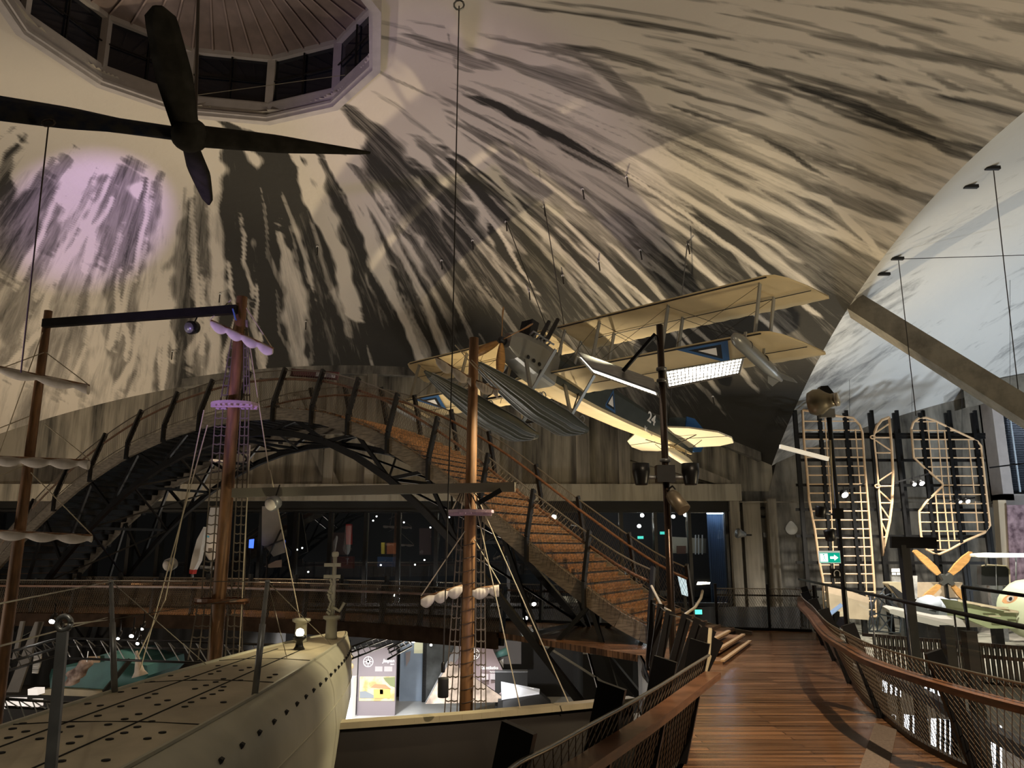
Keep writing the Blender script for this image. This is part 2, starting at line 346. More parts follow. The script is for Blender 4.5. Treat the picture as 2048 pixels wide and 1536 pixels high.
c2 = dome_mesh('ceiling', 12.85, 40, 6, 38.1, .3, XC+42.3, False)
c2.data.materials.append(dome_material('grey_plaster', (.64, .64, .62), (.06, .065, .075), 1.1, .55, .30, .36, .98))
struct(c2, 'cool-lit pale concrete shell of the neighbouring dome')

# concrete with runs of damp for the walls
def wall_material(name, light, dark, pos=.45, vs=(1.1, 1.1, .10)):
    m = bpy.data.materials.new(name); m.use_nodes = True; nt = m.node_tree; b = nt.nodes['Principled BSDF']; N = nt.nodes.new; K = nt.links.new
    b.inputs['Roughness'].default_value = .85
    tc = N('ShaderNodeTexCoord')
    def nz(s, d=6):
        mp = N('ShaderNodeMapping'); mp.inputs['Scale'].default_value = s; K(tc.outputs['Object'], mp.inputs[0])
        n = N('ShaderNodeTexNoise'); n.inputs['Scale'].default_value = 1; n.inputs['Detail'].default_value = d; n.inputs['Roughness'].default_value = .65; K(mp.outputs[0], n.inputs['Vector']); return n
    n1 = nz((vs[0]*2.6, vs[1]*2.6, vs[2]*1.6), 8); n2 = nz((vs[0]*.5, vs[1]*.5, vs[2]*1.2), 4)
    ad = N('ShaderNodeMath'); ad.operation = 'ADD'; K(n1.outputs['Fac'], ad.inputs[0]); K(n2.outputs['Fac'], ad.inputs[1])
    hf = N('ShaderNodeMath'); hf.operation = 'MULTIPLY'; hf.inputs[1].default_value = .5; K(ad.outputs[0], hf.inputs[0])
    r = N('ShaderNodeValToRGB'); r.color_ramp.elements[0].position = pos-.09; r.color_ramp.elements[0].color = (*dark, 1)
    r.color_ramp.elements[1].position = pos+.11; r.color_ramp.elements[1].color = (*light, 1); K(hf.outputs[0], r.inputs[0]); K(r.outputs[0], b.inputs['Base Color'])
    g = nz((3, 3, 3), 8); bp = N('ShaderNodeBump'); bp.inputs['Strength'].default_value = .2; bp.inputs['Distance'].default_value = .05
    K(g.outputs['Fac'], bp.inputs['Height']); K(bp.outputs[0], b.inputs['Normal'])
    return m
wallm = wall_material('damp_concrete', (.34, .31, .25), (.035, .033, .029))
beamm = wall_material('beam_concrete', (.36, .33, .27), (.10, .095, .08), .42)
pierm = wall_material('pier_concrete', (.30, .27, .22), (.07, .065, .055), .45)
wallr = wall_material('gallery_concrete', (.30, .28, .24), (.05, .047, .042), .49, (.7, .7, .2))
strutm = wall_material('strut_concrete', (.26, .24, .20), (.13, .12, .10), .45, (.8, .8, .8))

WY = 38.1
# lunette above the glazing, cut along the dome
mb = MB(); xs = np.linspace(-29.4, 12.85, 60)
low = [(x, WY-.02, 4.55) for x in xs]; hi = [(x, WY-.02, dome_z(x, WY)+.05) for x in xs]
mb.grid([low, hi], smooth=False); mb.grid([[(p[0], WY+.4, p[2]) for p in hi], [(p[0], WY+.4, p[2]) for p in low]], smooth=False)
lun = struct(mb.build('wall_back', wallm), 'concrete lunette wall under the back arch of the near dome')
for x0, x1, d in ((-13.35, -12.7, .3), (-9.2, -8.75, .45), (-7.2, -6.75, .45), (-1.45, -.6, .35), (.1, .5, .5), (3.15, 3.8, .4), (5.2, 5.75, .6)):
    m_ = MB(); z1 = min(dome_z(x0, WY-.3), dome_z(x1, WY-.3))+.1
    m_.box(((x0+x1)/2, WY-.05-d/2, (4.8+z1)/2), (x1-x0, d, z1-4.8)); m_.build('pier', pierm, lun)
m_ = MB(); m_.prism([(-11.2, WY-.4, 9.3), (-10.6, WY-.4, 9.3), (-8.4, WY-.4, 4.9), (-9.1, WY-.4, 4.9)], (0, .3, 0)); m_.build('brace', pierm, lun)
m_ = MB(); m_.prism([(5.75, WY-.5, 6.1), (5.75, WY-.5, 7.2), (10.8, WY-.5, 5.0), (10.4, WY-.5, 4.8)], (0, .4, 0)); m_.build('haunch', pierm, lun)
m_ = MB(); n_ = 40; xx = np.linspace(-16.5, 12.2, n_)
m_.grid([[(x, WY-.5, dome_z(x, WY-.5)-.42) for x in xx], [(x, WY-.5, dome_z(x, WY-.5)+.1) for x in xx]], smooth=False)
m_.grid([[(x, WY+.0, dome_z(x, WY-.5)-.42) for x in xx], [(x, WY-.5, dome_z(x, WY-.5)-.42) for x in xx]], smooth=False); m_.build('arch_rib', wallr, lun)
# beam over the glazing
mb = MB(); mb.box((-9.2, WY-.3, 4.5), (40.5, .9, .8)); struct(mb.build('trim_1', beamm), 'long concrete beam above the glazed wall')
mb = MB(); mb.box((-9.2, WY-.1, 3.85), (40.5, .5, .5)); mb.box((-9.2, WY-.38, 3.66), (40.5, .08, .07)); struct(mb.build('trim_2', blackm), 'black soffit strip under the long beam')
# right of the glazing and behind the gallery
mb = MB(); xs = np.linspace(10.6, 40, 60)
zt = lambda x: (4.1 if x < 12.85 else dome_z(x, WY, XC+42.3)+.1)
mb.grid([[(x, WY-.05, -4.9) for x in xs], [(x, WY-.05, max(4.6, zt(x))) for x in xs]], smooth=False)
mb.grid([[(x, WY+.5, max(4.6, zt(x))) for x in xs], [(x, WY+.5, -4.9) for x in xs]], smooth=False)
wr = struct(mb.build('wall_right', wallr), 'dark stained concrete wall behind the wing frames')
for x0, x1, d, z1 in ((10.5, 10.95, .5, 4.1), (11.15, 12.0, .35, 4.1), (12.3, 12.7, .6, 4.2)):
    m_ = MB(); m_.box(((x0+x1)/2, WY-.1-d/2, (z1-4.9)/2), (x1-x0, d, z1+4.9)); m_.build('pier', pierm, wr)
m_ = MB(); m_.bar((11, WY-.5, 4.05), (24, WY-.5, 4.05), .12, .05); m_.build('ledge', pierm, wr)
# glazed wall
glassm = bpy.data.materials.new('dark_glass'); glassm.use_nodes = True; nt = glassm.node_tree; nt.nodes.clear()
o_ = nt.nodes.new('ShaderNodeOutputMaterial'); mx = nt.nodes.new('ShaderNodeMixShader'); tr = nt.nodes.new('ShaderNodeBsdfTransparent'); gl = nt.nodes.new('ShaderNodeBsdfGlossy')
gl.inputs['Roughness'].default_value = .01; gl.inputs['Color'].default_value = (.9, .95, 1, 1); tr.inputs['Color'].default_value = (.8, .85, .9, 1)
mx.inputs[0].default_value = .16; nt.links.new(tr.outputs[0], mx.inputs[1]); nt.links.new(gl.outputs[0], mx.inputs[2]); nt.links.new(mx.outputs[0], o_.inputs[0])
mull = [at(px, 1100, WY).x for px in (135, 190, 260, 319, 379, 450, 521, 590, 660, 731, 797, 872, 945, 1017, 1092, 1167, 1243, 1311, 1379, 1455)]
mull = [mull[0]-1.7*k for k in range(7, 0, -1)]+mull
for k, (a_, b_) in enumerate(zip(mull, mull[1:])):
    m_ = MB()
    m_.box((a_, WY-.12, 1.45), (.16, .3, 4.5)); m_.box(((a_+b_)/2, WY-.1, -.75), (b_-a_, .2, .14)); m_.box(((a_+b_)/2, WY-.1, 3.62), (b_-a_, .2, .12))
    if k == len(mull)-2: m_.box((b_, WY-.12, 1.45), (.22, .3, 4.5))
    wn = struct(m_.build('window_%d' % (k+1), black))
    g_ = MB(); g_.box(((a_+b_)/2, WY, 1.45), (b_-a_-.1, .02, 4.4)); g_.build('pane', glassm, wn)
# room behind the glass
m_ = MB(); m_.box((-9, 45, 1.4), (42, .2, 5)); m_.box((-9, 41.6, -.9), (42, 7, .1)); m_.box((-9, 41.6, 3.9), (42, 7, .1)); m_.box((11.9, 41.6, 1.4), (.2, 7, 5)); m_.box((-30, 41.6, 1.4), (.2, 7, 5))
struct(m_.build('wall_rear', mat('rear_room_black', (.02, .02, .024), .6)), 'dark room behind the glazed wall')
# wall below the glazing
m_ = MB(); m_.box((-9.2, WY+.2, -2.85), (40, .4, 4.1)); struct(m_.build('wall_lower', mat('lower_wall_black', (.008, .008, .009), .6)), 'black wall under the glazed wall')

# ground floor, gallery floor
floorm = mat('exhibit_floor', (.60, .60, .57), .3, noise=.2, scale=.8)
mb = MB(); mb.box((-2, 18, -5.0), (62, 44, .2)); struct(mb.build('floor', floorm), 'pale polished hall floor below the walkways')
gfloor = mat('gallery_floor', (.42, .39, .33), .45, noise=.35, scale=1.5)
mb = MB(); mb.prism([(7.4, 20.5, -1.85), (7.0, 12, -1.85), (11, 9, -1.85), (40, 9, -1.85), (40, 38, -1.85), (11, 38, -1.85), (10.2, 26, -1.85)], (0, 0, .2))
struct(mb.build('floor', gfloor), 'pale raised floor of the aircraft gallery')

# lantern in the crown
lan_m = mat('lantern_paint', (.50, .46, .45), .6, noise=.12, scale=3)
LZ = 15.75; ang = [R(-5+30*k) for k in range(12)]
P12 = lambda r, z: [Vector((LX+r*math.cos(a), LY+r*math.sin(a), z)) for a in ang]
mb = MB(); lo_, lo2, in1, in0 = P12(LR+.12, LZ-.05), P12(LR+.12, LZ+1.0), P12(LR-.12, LZ+.62), P12(LR-.12, LZ-.05)
mb.grid([lo_, lo2], True, False); mb.grid([in1, in0], True, False); mb.grid([in0, lo_], True, False); mb.grid([P12(LR+.06, LZ+.62), in1], True, False)
mb.grid([P12(LR-.22, LZ+.05), P12(LR-.22, LZ+.14)], True, False); mb.grid([P12(LR-.1, LZ+.05), P12(LR-.22, LZ+.05)], True, False); mb.grid([P12(LR-.22, LZ+.14), P12(LR-.1, LZ+.14)], True, False)
lring = struct(mb.build('trim_3', lan_m), 'white curb ring of the roof lantern')
for k in range(12):
    a_, b_ = Vector((LX+LR*math.cos(ang[k]), LY+LR*math.sin(ang[k]), 0)), Vector((LX+LR*math.cos(ang[(k+1) % 12]), LY+LR*math.sin(ang[(k+1) % 12]), 0))
    m_ = MB(); z0, z1 = LZ+.55, LZ+2.35
    m_.bar(a_+Vector((0, 0, z0)), a_+Vector((0, 0, z1)), .26, .22); m_.bar(a_+Vector((0, 0, z1)), b_+Vector((0, 0, z1)), .22, .2); m_.bar(a_+Vector((0, 0, z0+.06)), b_+Vector((0, 0, z0+.06)), .2, .1)
    wn = struct(m_.build('window_%d' % (60+k), lan_m)); g_ = MB(); o2 = ((a_+b_)/2-Vector((LX, LY, 0))).normalized()*.06
    g_.bar(a_+Vector((0, 0, (z0+z1)/2))+o2, b_+Vector((0, 0, (z0+z1)/2))+o2, .03, z1-z0); g_.build('pane', mat('night_glass', (.010, .012, .02), .08), wn)
    g_ = MB(); md = (a_+b_)/2-o2*.5; g_.bar(md+Vector((0, 0, z0)), md+Vector((0, 0, z1)), .05, .05); g_.bar(a_.lerp(b_, .04)+Vector((0, 0, z0+.9))-o2*.5, b_.lerp(a_, .04)+Vector((0, 0, z0+.9))-o2*.5, .04, .04); g_.build('glazing_bar', black, wn)
mb = MB(); mb.grid([P12(LR+.1, LZ+2.35), P12(3.0, LZ+2.95), P12(.4, LZ+3.5)], True, False); mb.add(P12(.4, LZ+3.5), [tuple(range(12))])
cl = struct(mb.build('ceiling', mat('lantern_ceiling', (.24, .18, .165), .75, noise=.25, scale=2)), 'faceted brownish ceiling of the roof lantern')
for k in range(48):
    a = R(-5+7.5*k); u = Vector((math.cos(a), math.sin(a), 0)); L0 = Vector((LX, LY, 0)); kk = math.cos(R(15))/math.cos(((7.5*k) % 30-15)*math.pi/180)
    m_ = MB(); m_.bar(L0+u*(LR*kk)+Vector((0, 0, LZ+2.33)), L0+u*3.0*kk+Vector((0, 0, LZ+2.92)), .05, .03); m_.bar(L0+u*3.0*kk+Vector((0, 0, LZ+2.92)), L0+u*.5+Vector((0, 0, LZ+3.44)), .04, .03); m_.build('ceiling_batten', mat('batten', (.29, .22, .205), .7), cl)

# concrete strut in the neighbouring dome and its side window
mb = MB(); a_, b_ = at(1712, 612, 28.0), at(2048, 822, 24.5); b_ = b_+(b_-a_)*.25
mb.bar(a_, b_, .75, .75, (0, .3, 1)); struct(mb.build('trim_4', strutm), 'thick concrete strut crossing the neighbouring dome')
mb = MB(); pts = [(x, WY-.35, dome_z(x, WY-.4, XC+42.3)) for x in np.linspace(22.2, 39, 24)]
mb.grid([[(p[0], WY-1.0, dome_z(p[0], WY-1.0, XC+42.3)-.05) for p in pts], [(p[0], WY-1.0, p[2]-.75) for p in pts], [(p[0], WY, p[2]-.75) for p in pts]], smooth=False)
struct(mb.build('trim_5', strutm), 'tan concrete edge rib over the shuttered window')
mb = MB(); x0 = at(1982, 900, WY-.6).x
mb.box((x0+.25, WY-.6, 6.9), (.5, 1.0, 5.6)); mb.box((x0+4, WY-.6, 4.1), (8, 1.0, .6)); fr = struct(mb.build('window_40', lan_m), 'frame of the tall shuttered window')
m_ = MB()
for k in range(64):
    z = 4.5+k*.085; m_.box((x0+4.2, WY-.75, z), (7.5, .05, .055), M=Matrix.Rotation(R(35), 3, 'X'))
m_.build('blind', mat('blind_slats', (.05, .06, .08), .4, .4), fr)
for k in range(5): m_ = MB(); m_.box((x0+.95+k*1.3, WY-.9, 7.2), (.07, .06, 5.4)); m_.build('blind_cord', mat('blind_cord_m', (.55, .65, .75), .4), fr)
m_ = MB(); m_.box((x0+4, WY-.15, 7), (8, .1, 6)); m_.build('pane', mat('night_glass', (.01, .012, .02), .1), fr)

# ---- main walkway floor
deck = bpy.data.materials.new('walkway_planks'); deck.use_nodes = True; nt = deck.node_tree; b = nt.nodes['Principled BSDF']; N = nt.nodes.new; K = nt.links.new
tc = N('ShaderNodeTexCoord'); mp = N('ShaderNodeMapping'); mp.inputs['Scale'].default_value = (.5, 9, 1); K(tc.outputs['Object'], mp.inputs[0])
n = N('ShaderNodeTexNoise'); n.inputs['Scale'].default_value = 1.2; n.inputs['Detail'].default_value = 7; K(mp.outputs[0], n.inputs['Vector'])
br = N('ShaderNodeTexBrick'); br.inputs['Scale'].default_value = 1; br.inputs['Brick Width'].default_value = 1.9; br.inputs['Row Height'].default_value = .13; br.inputs['Mortar Size'].default_value = .007
br.inputs['Color1'].default_value = (.38, .38, .38, 1); br.inputs['Color2'].default_value = (1, 1, 1, 1); br.inputs['Mortar'].default_value = (.12, .12, .12, 1); K(tc.outputs['Object'], br.inputs['Vector'])
r = N('ShaderNodeValToRGB'); r.color_ramp.elements[0].position = .3; r.color_ramp.elements[0].color = (.055, .024, .012, 1); r.color_ramp.elements[1].position = .7; r.color_ramp.elements[1].color = (.42, .22, .11, 1); K(n.outputs['Fac'], r.inputs[0])
mu = N('ShaderNodeMix'); mu.data_type = 'RGBA'; mu.blend_type = 'MULTIPLY'; mu.inputs[0].default_value = .9; K(r.outputs[0], mu.inputs[6]); K(br.outputs['Color'], mu.inputs[7]); K(mu.outputs[2], b.inputs['Base Color'])
b.inputs['Roughness'].default_value = .22
bp = N('ShaderNodeBump'); bp.inputs['Strength'].default_value = .25; bp.inputs['Distance'].default_value = .01; K(n.outputs['Fac'], bp.inputs['Height']); K(bp.outputs[0], b.inputs['Normal'])
LEFT = [(-1.2, -1.5), (-.8, 1.6), (-.35, 3.6), (.65, 5.65), (1.19, 6.8), (1.52, 7.5), (1.80, 9.0), (1.95, 10.5), (2.0, 12.3), (2.2, 13.5), (2.3, 14.6)]
RIGHT = [(4.6, -1.5), (4.5, 2.5), (4.25, 4.8), (4.0, 6.3), (3.97, 7.86), (4.18, 9.07), (4.43, 10.2), (4.81, 11.48), (5.39, 13.31), (6.1, 15.7), (7.0, 18.2)]
NEAR = [(-.3, 18.4), (-3.8, 20.8), (-8.2, 22.7), (-12.0, 23.5), (-22, 24.6)]
FAR = [(6.9, 18.5), (5.1, 19.1), (2.2, 20.1), (-4.3, 23.5), (-8.9, 25.1), (-12.5, 26.2), (-14.8, 26.8)]
poly = [(*p, 0) for p in LEFT+NEAR+[(-24, 24.8), (-24, 32), (-17, 32), (-14.8, 26.8)]+FAR[::-1][1:]+RIGHT[::-1]]
mb = MB(); mb.prism([(p[0], p[1], -.12) for p in poly], (0, 0, .12)); struct(mb.build('floor', deck, loc=(0, 0, -.12)), 'glossy brown plank floor of the walkway')
# anti slip strip
mb = MB(); a_, b_ = atz(1712, 1445, 0), atz(1740, 1536, 0); wv = Vector((.42, 0, 0))
mb.prism([tuple(atz(1708, 1570, .003)), tuple(atz(1770, 1570, .003)), tuple(atz(1794, 1460, .003)), tuple(atz(1750, 1446, .003))], (0, 0, .004)); tag(mb.build('grip_strip', mat('grip_tape', (.17, .13, .10), .9, noise=.3, scale=40)), 'greyish anti-slip strip lying on the brown walkway planks', 'strip')
# fascia beams
def ribbon(pts, z0, z1, th, m, name, parent=None, loc=None):
    mb = MB()
    for a_, b_ in zip(pts, pts[1:]): mb.bar((a_[0], a_[1], (z0+z1)/2), (b_[0], b_[1], (z0+z1)/2), th, z1-z0)
    return mb.build(name, m, parent, loc)
fas = mat('fascia_wood', (.05, .032, .022), .95, noise=.4, scale=4, spec=.1)
struct(ribbon([(p[0]-.03, p[1]-.06, 0) for p in NEAR], -.36, .0, .08, fas, 'trim_6'), 'dark fascia along the cross walkway')
struct(ribbon(smooth_path([(*p, 0) for p in LEFT[1:]], 3), -.9, -.0, .07, black, 'trim_7'), 'black edge plate of the left side of the walkway')
struct(ribbon(smooth_path([(*p, 0) for p in RIGHT[:]], 3), -.14, .06, .05, black, 'trim_8'), 'black curb along the right side of the walkway')
struct(ribbon(smooth_path([(*p, 0) for p in FAR[:4]+FAR[4:]], 3), -.5, .06, .06, black, 'trim_9'), 'black curb along the far side of the walkway')

# ------------------------------------------------------------ seaplane (own frame: x nose, y port, z up)
AR = Matrix(((-.6813, .7022, .2065), (-.6793, -.7117, .1789), (.2726, -.0184, .962)))
plane = thing('seaplane', 'cream-winged biplane floatplane hanging nose-up under the dome, number 24 on its dark fuselage', 'seaplane', (1.021, 27.239, 8.078))
plane.rotation_euler = AR.to_euler()
def airfoil(x0, c, th, n=9):
    up = []; dn = []
    for k in range(n):
        t = k/(n-1); x = x0-c*t; zz = th*(2.6*math.sqrt(t)*(1-t)+.05); up.append((x, zz*.75+.04*math.sin(math.pi*t))); dn.append((x, -zz*.25+.04*math.sin(math.pi*t)))
    return up+dn[::-1]
def wing(z, y0, y1, lead, chord, rake, sgn, name, th=.11):
    mb = MB(); rows = []; n = 34
    for k in range(n+1):
        t = k/n; y = y0+(y1-y0)*t
        a = max(0, (y-(y1-rake-.35))/(rake+.35)); lx = lead-chord*min(1, a)**2.2*.93
        te = lead-chord-(.035*(k % 2) if t < .97 else 0)
        rows.append([Vector((x, sgn*y, z+zz)) for x, zz in airfoil(lx, max(.06, lx-te), th*(1-a*.6) if a > 0 else th)])
    mb.grid(rows if sgn > 0 else [r[::-1] for r in rows], True); L = len(rows[0])
    mb.add(rows[0], [tuple(range(L))]); mb.add(rows[-1], [tuple(range(L))])
    wg = mb.build(name, linen, plane, raw=True)
    sp_ = MB(); sp_.bar((lead-.05, sgn*y0, z-.05), (lead-.05, sgn*(y1-rake-.3), z-.05), .035, .03); sp_.build('leading_edge', markblack, wg, raw=True)
    sp_ = MB(); sp_.bar((lead-1.25, sgn*(y0+.8), z-.035), (lead-1.25, sgn*(y1-.25), z-.035), .03, .012); sp_.build('hinge_line', markblack, wg, raw=True)
    return wg
for sgn, nm in ((1, 'wing'), (-1, 'wing')):
    wing(1.88, .35, 9.65, 0, 1.93, .75, sgn, 'upper_wing')
    lw = wing(0, .45, 9.65, 0, 1.93, .75, sgn, 'lower_wing')
    # triangle marking under the lower wing
    for k, (m_, s_, dz_) in enumerate(((blue, 1, .004), (markblack, .62, .008), (white, .34, .012))):
        if sgn > 0: T = [(.0, 5.85), (.0, 7.55), (-1.3, 6.75)]
        else: T = [(.0, 7.55), (.0, 5.95), (-1.3, 6.85)]
        if sgn > 0: T = [(-.02, 5.75), (-.05, 7.55), (-1.42, 6.85)]
        else: T = [(-.05, 7.55), (-.05, 5.85), (-1.42, 6.85)]
        cx = sum(t[0] for t in T)/3; cy = sum(t[1] for t in T)/3
        tri = [(cx+(t[0]-cx)*s_, sgn*(cy+(t[1]-cy)*s_), -.055-dz_) for t in T]
        g_ = MB(); g_.prism(tri, (0, 0, -.004)); g_.build('triangle_marking', m_, lw, raw=True)
    for y in (2.1, 5.0, 8.25):
        for x in (-.33, -1.2):
            m_ = MB(); m_.bar((x, sgn*y, .03), (x, sgn*y, 1.86), .05, .13, (1, 0, 0)); m_.build('interplane_strut', strutgrey, plane, raw=True)
    wr_ = MB()
    for y0, y1 in ((.5, 2.1), (2.1, 5.0), (5.0, 8.25)):
        for x in (-.33, -1.2):
            wr_.tube([(x, sgn*y0, .05), (x, sgn*y1, 1.82)], .009, 3); wr_.tube([(x, sgn*y0, 1.82), (x, sgn*y1, .05)], .009, 3)
    wr_.build('bracing_wires', wired, plane, raw=True)
    m_ = MB(); m_.bar((-.3, sgn*.4, .35), (-.3, sgn*.5, 1.85), .05, .1, (1, 0, 0)); m_.bar((-1.25, sgn*.4, .9), (-1.25, sgn*.5, 1.85), .05, .1, (1, 0, 0)); m_.build('cabane_strut', strutgrey, plane, raw=True)
    # main float
    rows = []
    for k in range(25):
        t = k/24; x = 4.05-5.5*t
        hw = .42*min(1, (t*2.4+.03))**.6*(1 if t < .8 else 1-.25*(t-.8)/.2)
        top = -1.58-.02*math.sin(t*3) - (.12*max(0, t-.75)/.25); d = .06+.62*min(1, t*1.9)**.75*(1 if t < .8 else 1-.75*((t-.8)/.2)**1.4)
        rows.append([Vector((x, sgn*1.2+yy*hw, top+zz*d)) for yy, zz in ((-1, 0), (-.55, .12), (0, .16), (.55, .12), (1, 0), (1, -.55), (.85, -.88), (.4, -1), (-.4, -1), (-.85, -.88), (-1, -.55))])
    m_ = MB(); m_.grid(rows, True); m_.add(rows[0], [tuple(range(11))]); m_.add(rows[-1], [tuple(range(11))]); fl = m_.build('main_float', floatgrey, plane, raw=True)
    for yy, zi in ((1.02, -.50), (1.0, -.72), (.9, -.9), (-1.02, -.5), (-1.0, -.72), (.55, -1.02), (0, -1.02), (-.55, -1.02), (1.01, -.02)):
        m_ = MB(); P = []
        for r_ in rows[1:-1]:
            hw = (r_[4].y-r_[0].y)/2; d = r_[4].z-r_[7].z; P.append(Vector((r_[0].x, sgn*1.2+yy*hw, r_[4].z+zi*d)))
        m_.tube(P, .018, 4); m_.build('strake', steel, fl, raw=True)
    for x in (1.35, -.75):
        m_ = MB(); m_.bar((x, sgn*1.2, -1.5), (x-.1, sgn*.5, -.15), .06, .16, (1, 0, 0)); m_.build('float_strut', cowl, plane, raw=True)
        m_ = MB(); m_.bar((x, sgn*1.2, -1.5), (x-.05, sgn*1.9, 0), .05, .12, (1, 0, 0)); m_.build('float_strut', cowl, plane, raw=True)
        m_ = MB(); m_.bar((x, sgn*1.2, -1.5), (x-.9, sgn*.5, -.15), .04, .05); m_.build('float_strut', markblack, plane, raw=True)
        m_ = MB(); m_.tube([(x-.5+.12*math.cos(a), sgn*1.2+.1*sgn, -1.42+.12*math.sin(a)) for a in [k*.7 for k in range(9)]], .02, 4); m_.build('mooring_ring', steel, fl, raw=True)
m_ = MB(); m_.bar((1.3, -1.2, -1.45), (1.3, 1.2, -1.45), .06, .06); m_.bar((-.8, -1.2, -1.5), (-.8, 1.2, -1.5), .06, .06); m_.build('spreader_bar', markblack, plane, raw=True)
# fuselage
def fus_rows(st):
    rows = []
    for x, hw, zb, zs, zt in st:
        rows.append([Vector((x, yy*hw, z)) for yy, z in ((-1, zs), (-1, zt-(zt-zs)*.25), (-.7, zt-.02), (0, zt+.06), (.7, zt-.02), (1, zt-(zt-zs)*.25), (1, zs), (.92, zb+.03), (.6, zb), (-.6, zb), (-.92, zb+.03))])
    return rows
ST = [(-.35, .52, -.42, -.30, .95), (-1.4, .52, -.40, -.25, 1.0), (-3, .50, -.28, -.14, 1.02), (-5, .45, -.06, .08, 1.05), (-7, .36, .22, .34, 1.12), (-8.6, .22, .45, .52, 1.16), (-10.0, .06, .62, .66, 1.15)]
rows = fus_rows(ST); m_ = MB(); m_.grid([r[:7] for r in rows], False, False); m_.add(rows[0], [tuple(range(11))]); m_.add(rows[-1], [tuple(range(11))]); fus = m_.build('fuselage', fusegreen, plane, raw=True)
m_ = MB(); m_.grid([r[6:]+[r[0]] for r in rows], False, False); m_.build('belly', linen, fus, raw=True)
rows = fus_rows([(1.95, .28, .05, .12, .62), (1.55, .40, -.18, -.05, .85), (.6, .50, -.36, -.2, 1.02), (-.35, .52, -.42, -.30, .95)])
m_ = MB(); m_.grid(rows, True, False); m_.add(rows[0], [tuple(range(11))]); cw = m_.build('cowling', cowl, plane, raw=True)
for x in (1.2, .9, .6, .3): m_ = MB(); m_.lathe([(.075, 0), (.075, .012)], (x, .515, .0), (0, 1, 0), 12); m_.build('vent_hole', slot, cw, raw=True)
m_ = MB(); m_.box((1.0, 0, 1.22), (.35, .55, .75)); 
for k in range(8): m_.box((1.0+.18, -.25+k*.07, 1.22), (.03, .02, .72))
m_.build('radiator', markblack, plane, raw=True)
for yy in (-.22, .22): m_ = MB(); m_.tube([(.5, yy, .95), (.2, yy, 1.3), (-.1, yy, 2.25)], [.09, .09, .08], 8); m_.build('exhaust_stack', markblack, plane, raw=True)
for k in range(6): m_ = MB(); m_.tube([(1.2-k*.18, .34, .9), (1.2-k*.18, .5, 1.02), (1.05-k*.18, .56, 1.0)], .04, 6); m_.build('exhaust_stub', steel, plane, raw=True)
m_ = MB(); m_.tube([(-2.1+.3*math.cos(a), .32*math.sin(a), 1.09) for a in [k*math.pi/8 for k in range(17)]], .045, 6); m_.build('cockpit_rim', rustwood, plane, raw=True)
m_ = MB(); m_.lathe([(.02, 0), (.12, .05), (.14, .2), (.14, .3)], (2.28, 0, .3), (-1, 0, 0), 14); hub = m_.build('spinner', markblack, plane, raw=True)
for k in range(4):
    a = R(14+90*k); u = Vector((0, math.cos(a), math.sin(a))); v = Vector((0, -math.sin(a), math.cos(a))); m_ = MB(); rws = []
    for j in range(10):
        t = j/9; rad = .12+1.33*t; wv = .05+.11*math.sin(min(1, t*1.15)*math.pi*.72)**.8 if t < .97 else .05
        tw = 1.0-.55*t; dx = math.cos(tw)*0+math.sin(tw)*wv; dv = math.cos(tw)*wv
        c0 = Vector((2.12, 0, .3))+u*rad; dirv = v*max(.7*wv, dv)+Vector((-dx, 0, 0)); th = Vector((.025*(1-t*.6), 0, 0))
        rws.append([c0-dirv-th*.2, c0+th, c0+dirv+th*.2, c0-th])
    m_.grid(rws, True); m_.add(rws[0], [(0, 1, 2, 3)]); m_.add(rws[-1], [(0, 1, 2, 3)]); m_.build('propeller_blade', propwood, plane, raw=True)
# tail
def flat(poly, z0, t, name, m, par=plane, axis=2):
    m_ = MB(); d = [0, 0, 0]; d[axis] = t; m_.prism(poly, d); return m_.build(name, m, par, raw=True)
for sgn in (1, -1):
    tp = flat([(-7.25, sgn*.3, .78), (-7.6, sgn*1.35, .78), (-8.3, sgn*2.3, .78), (-9.0, sgn*2.55, .78), (-9.5, sgn*2.35, .78), (-9.7, sgn*1.6, .78), (-9.6, sgn*.12, .78)], 0, .07, 'tailplane', linend)
    m_ = MB(); m_.bar((-8.55, sgn*.2, .775), (-8.75, sgn*2.5, .775), .03, .012); m_.build('hinge_line', markblack, tp, raw=True)
    m_ = MB(); m_.bar((-8.3, sgn*1.3, .78), (-8.4, sgn*.2, .42), .03, .03); m_.bar((-8.9, sgn*1.2, .78), (-8.9, sgn*.8, .5), .02, .02); m_.build('tail_brace', wired, plane, raw=True)
flat([(-7.2, -.03, 1.1), (-8.4, -.03, 1.75), (-9.2, -.03, 2.05), (-9.25, -.03, .9)], 0, .06, 'fin', fusegreen, axis=1)
flat([(-9.28, -.03, .8), (-9.28, -.03, 2.15), (-9.9, -.03, 2.3), (-10.7, -.03, 2.1), (-10.95, -.03, 1.5), (-10.7, -.03, 1.0), (-10.2, -.03, .8)], 0, .06, 'rudder', blue, axis=1)
rows = []
for k in range(13):
    t = k/12; x = -8.2-2.1*t; rr = .20*min(1, t*5+.15)**.5*(1 if t < .7 else 1-.6*(t-.7)/.3)
    rows.append([Vector((x, .22*math.cos(a)*rr/.2, .18+rr*math.sin(a))) for a in [j*math.pi/5 for j in range(10)]])
m_ = MB(); m_.grid(rows, True); m_.add(rows[0], [tuple(range(10))]); m_.add(rows[-1], [tuple(range(10))]); m_.build('tail_float', linend, plane, raw=True)
for x in (-8.6, -9.4):
    for s_ in (-1, 1): MB().bar((x, s_*.15, .3), (x, s_*.1, .7), .03, .03).build('tail_float_strut', strutgrey, plane, raw=True)
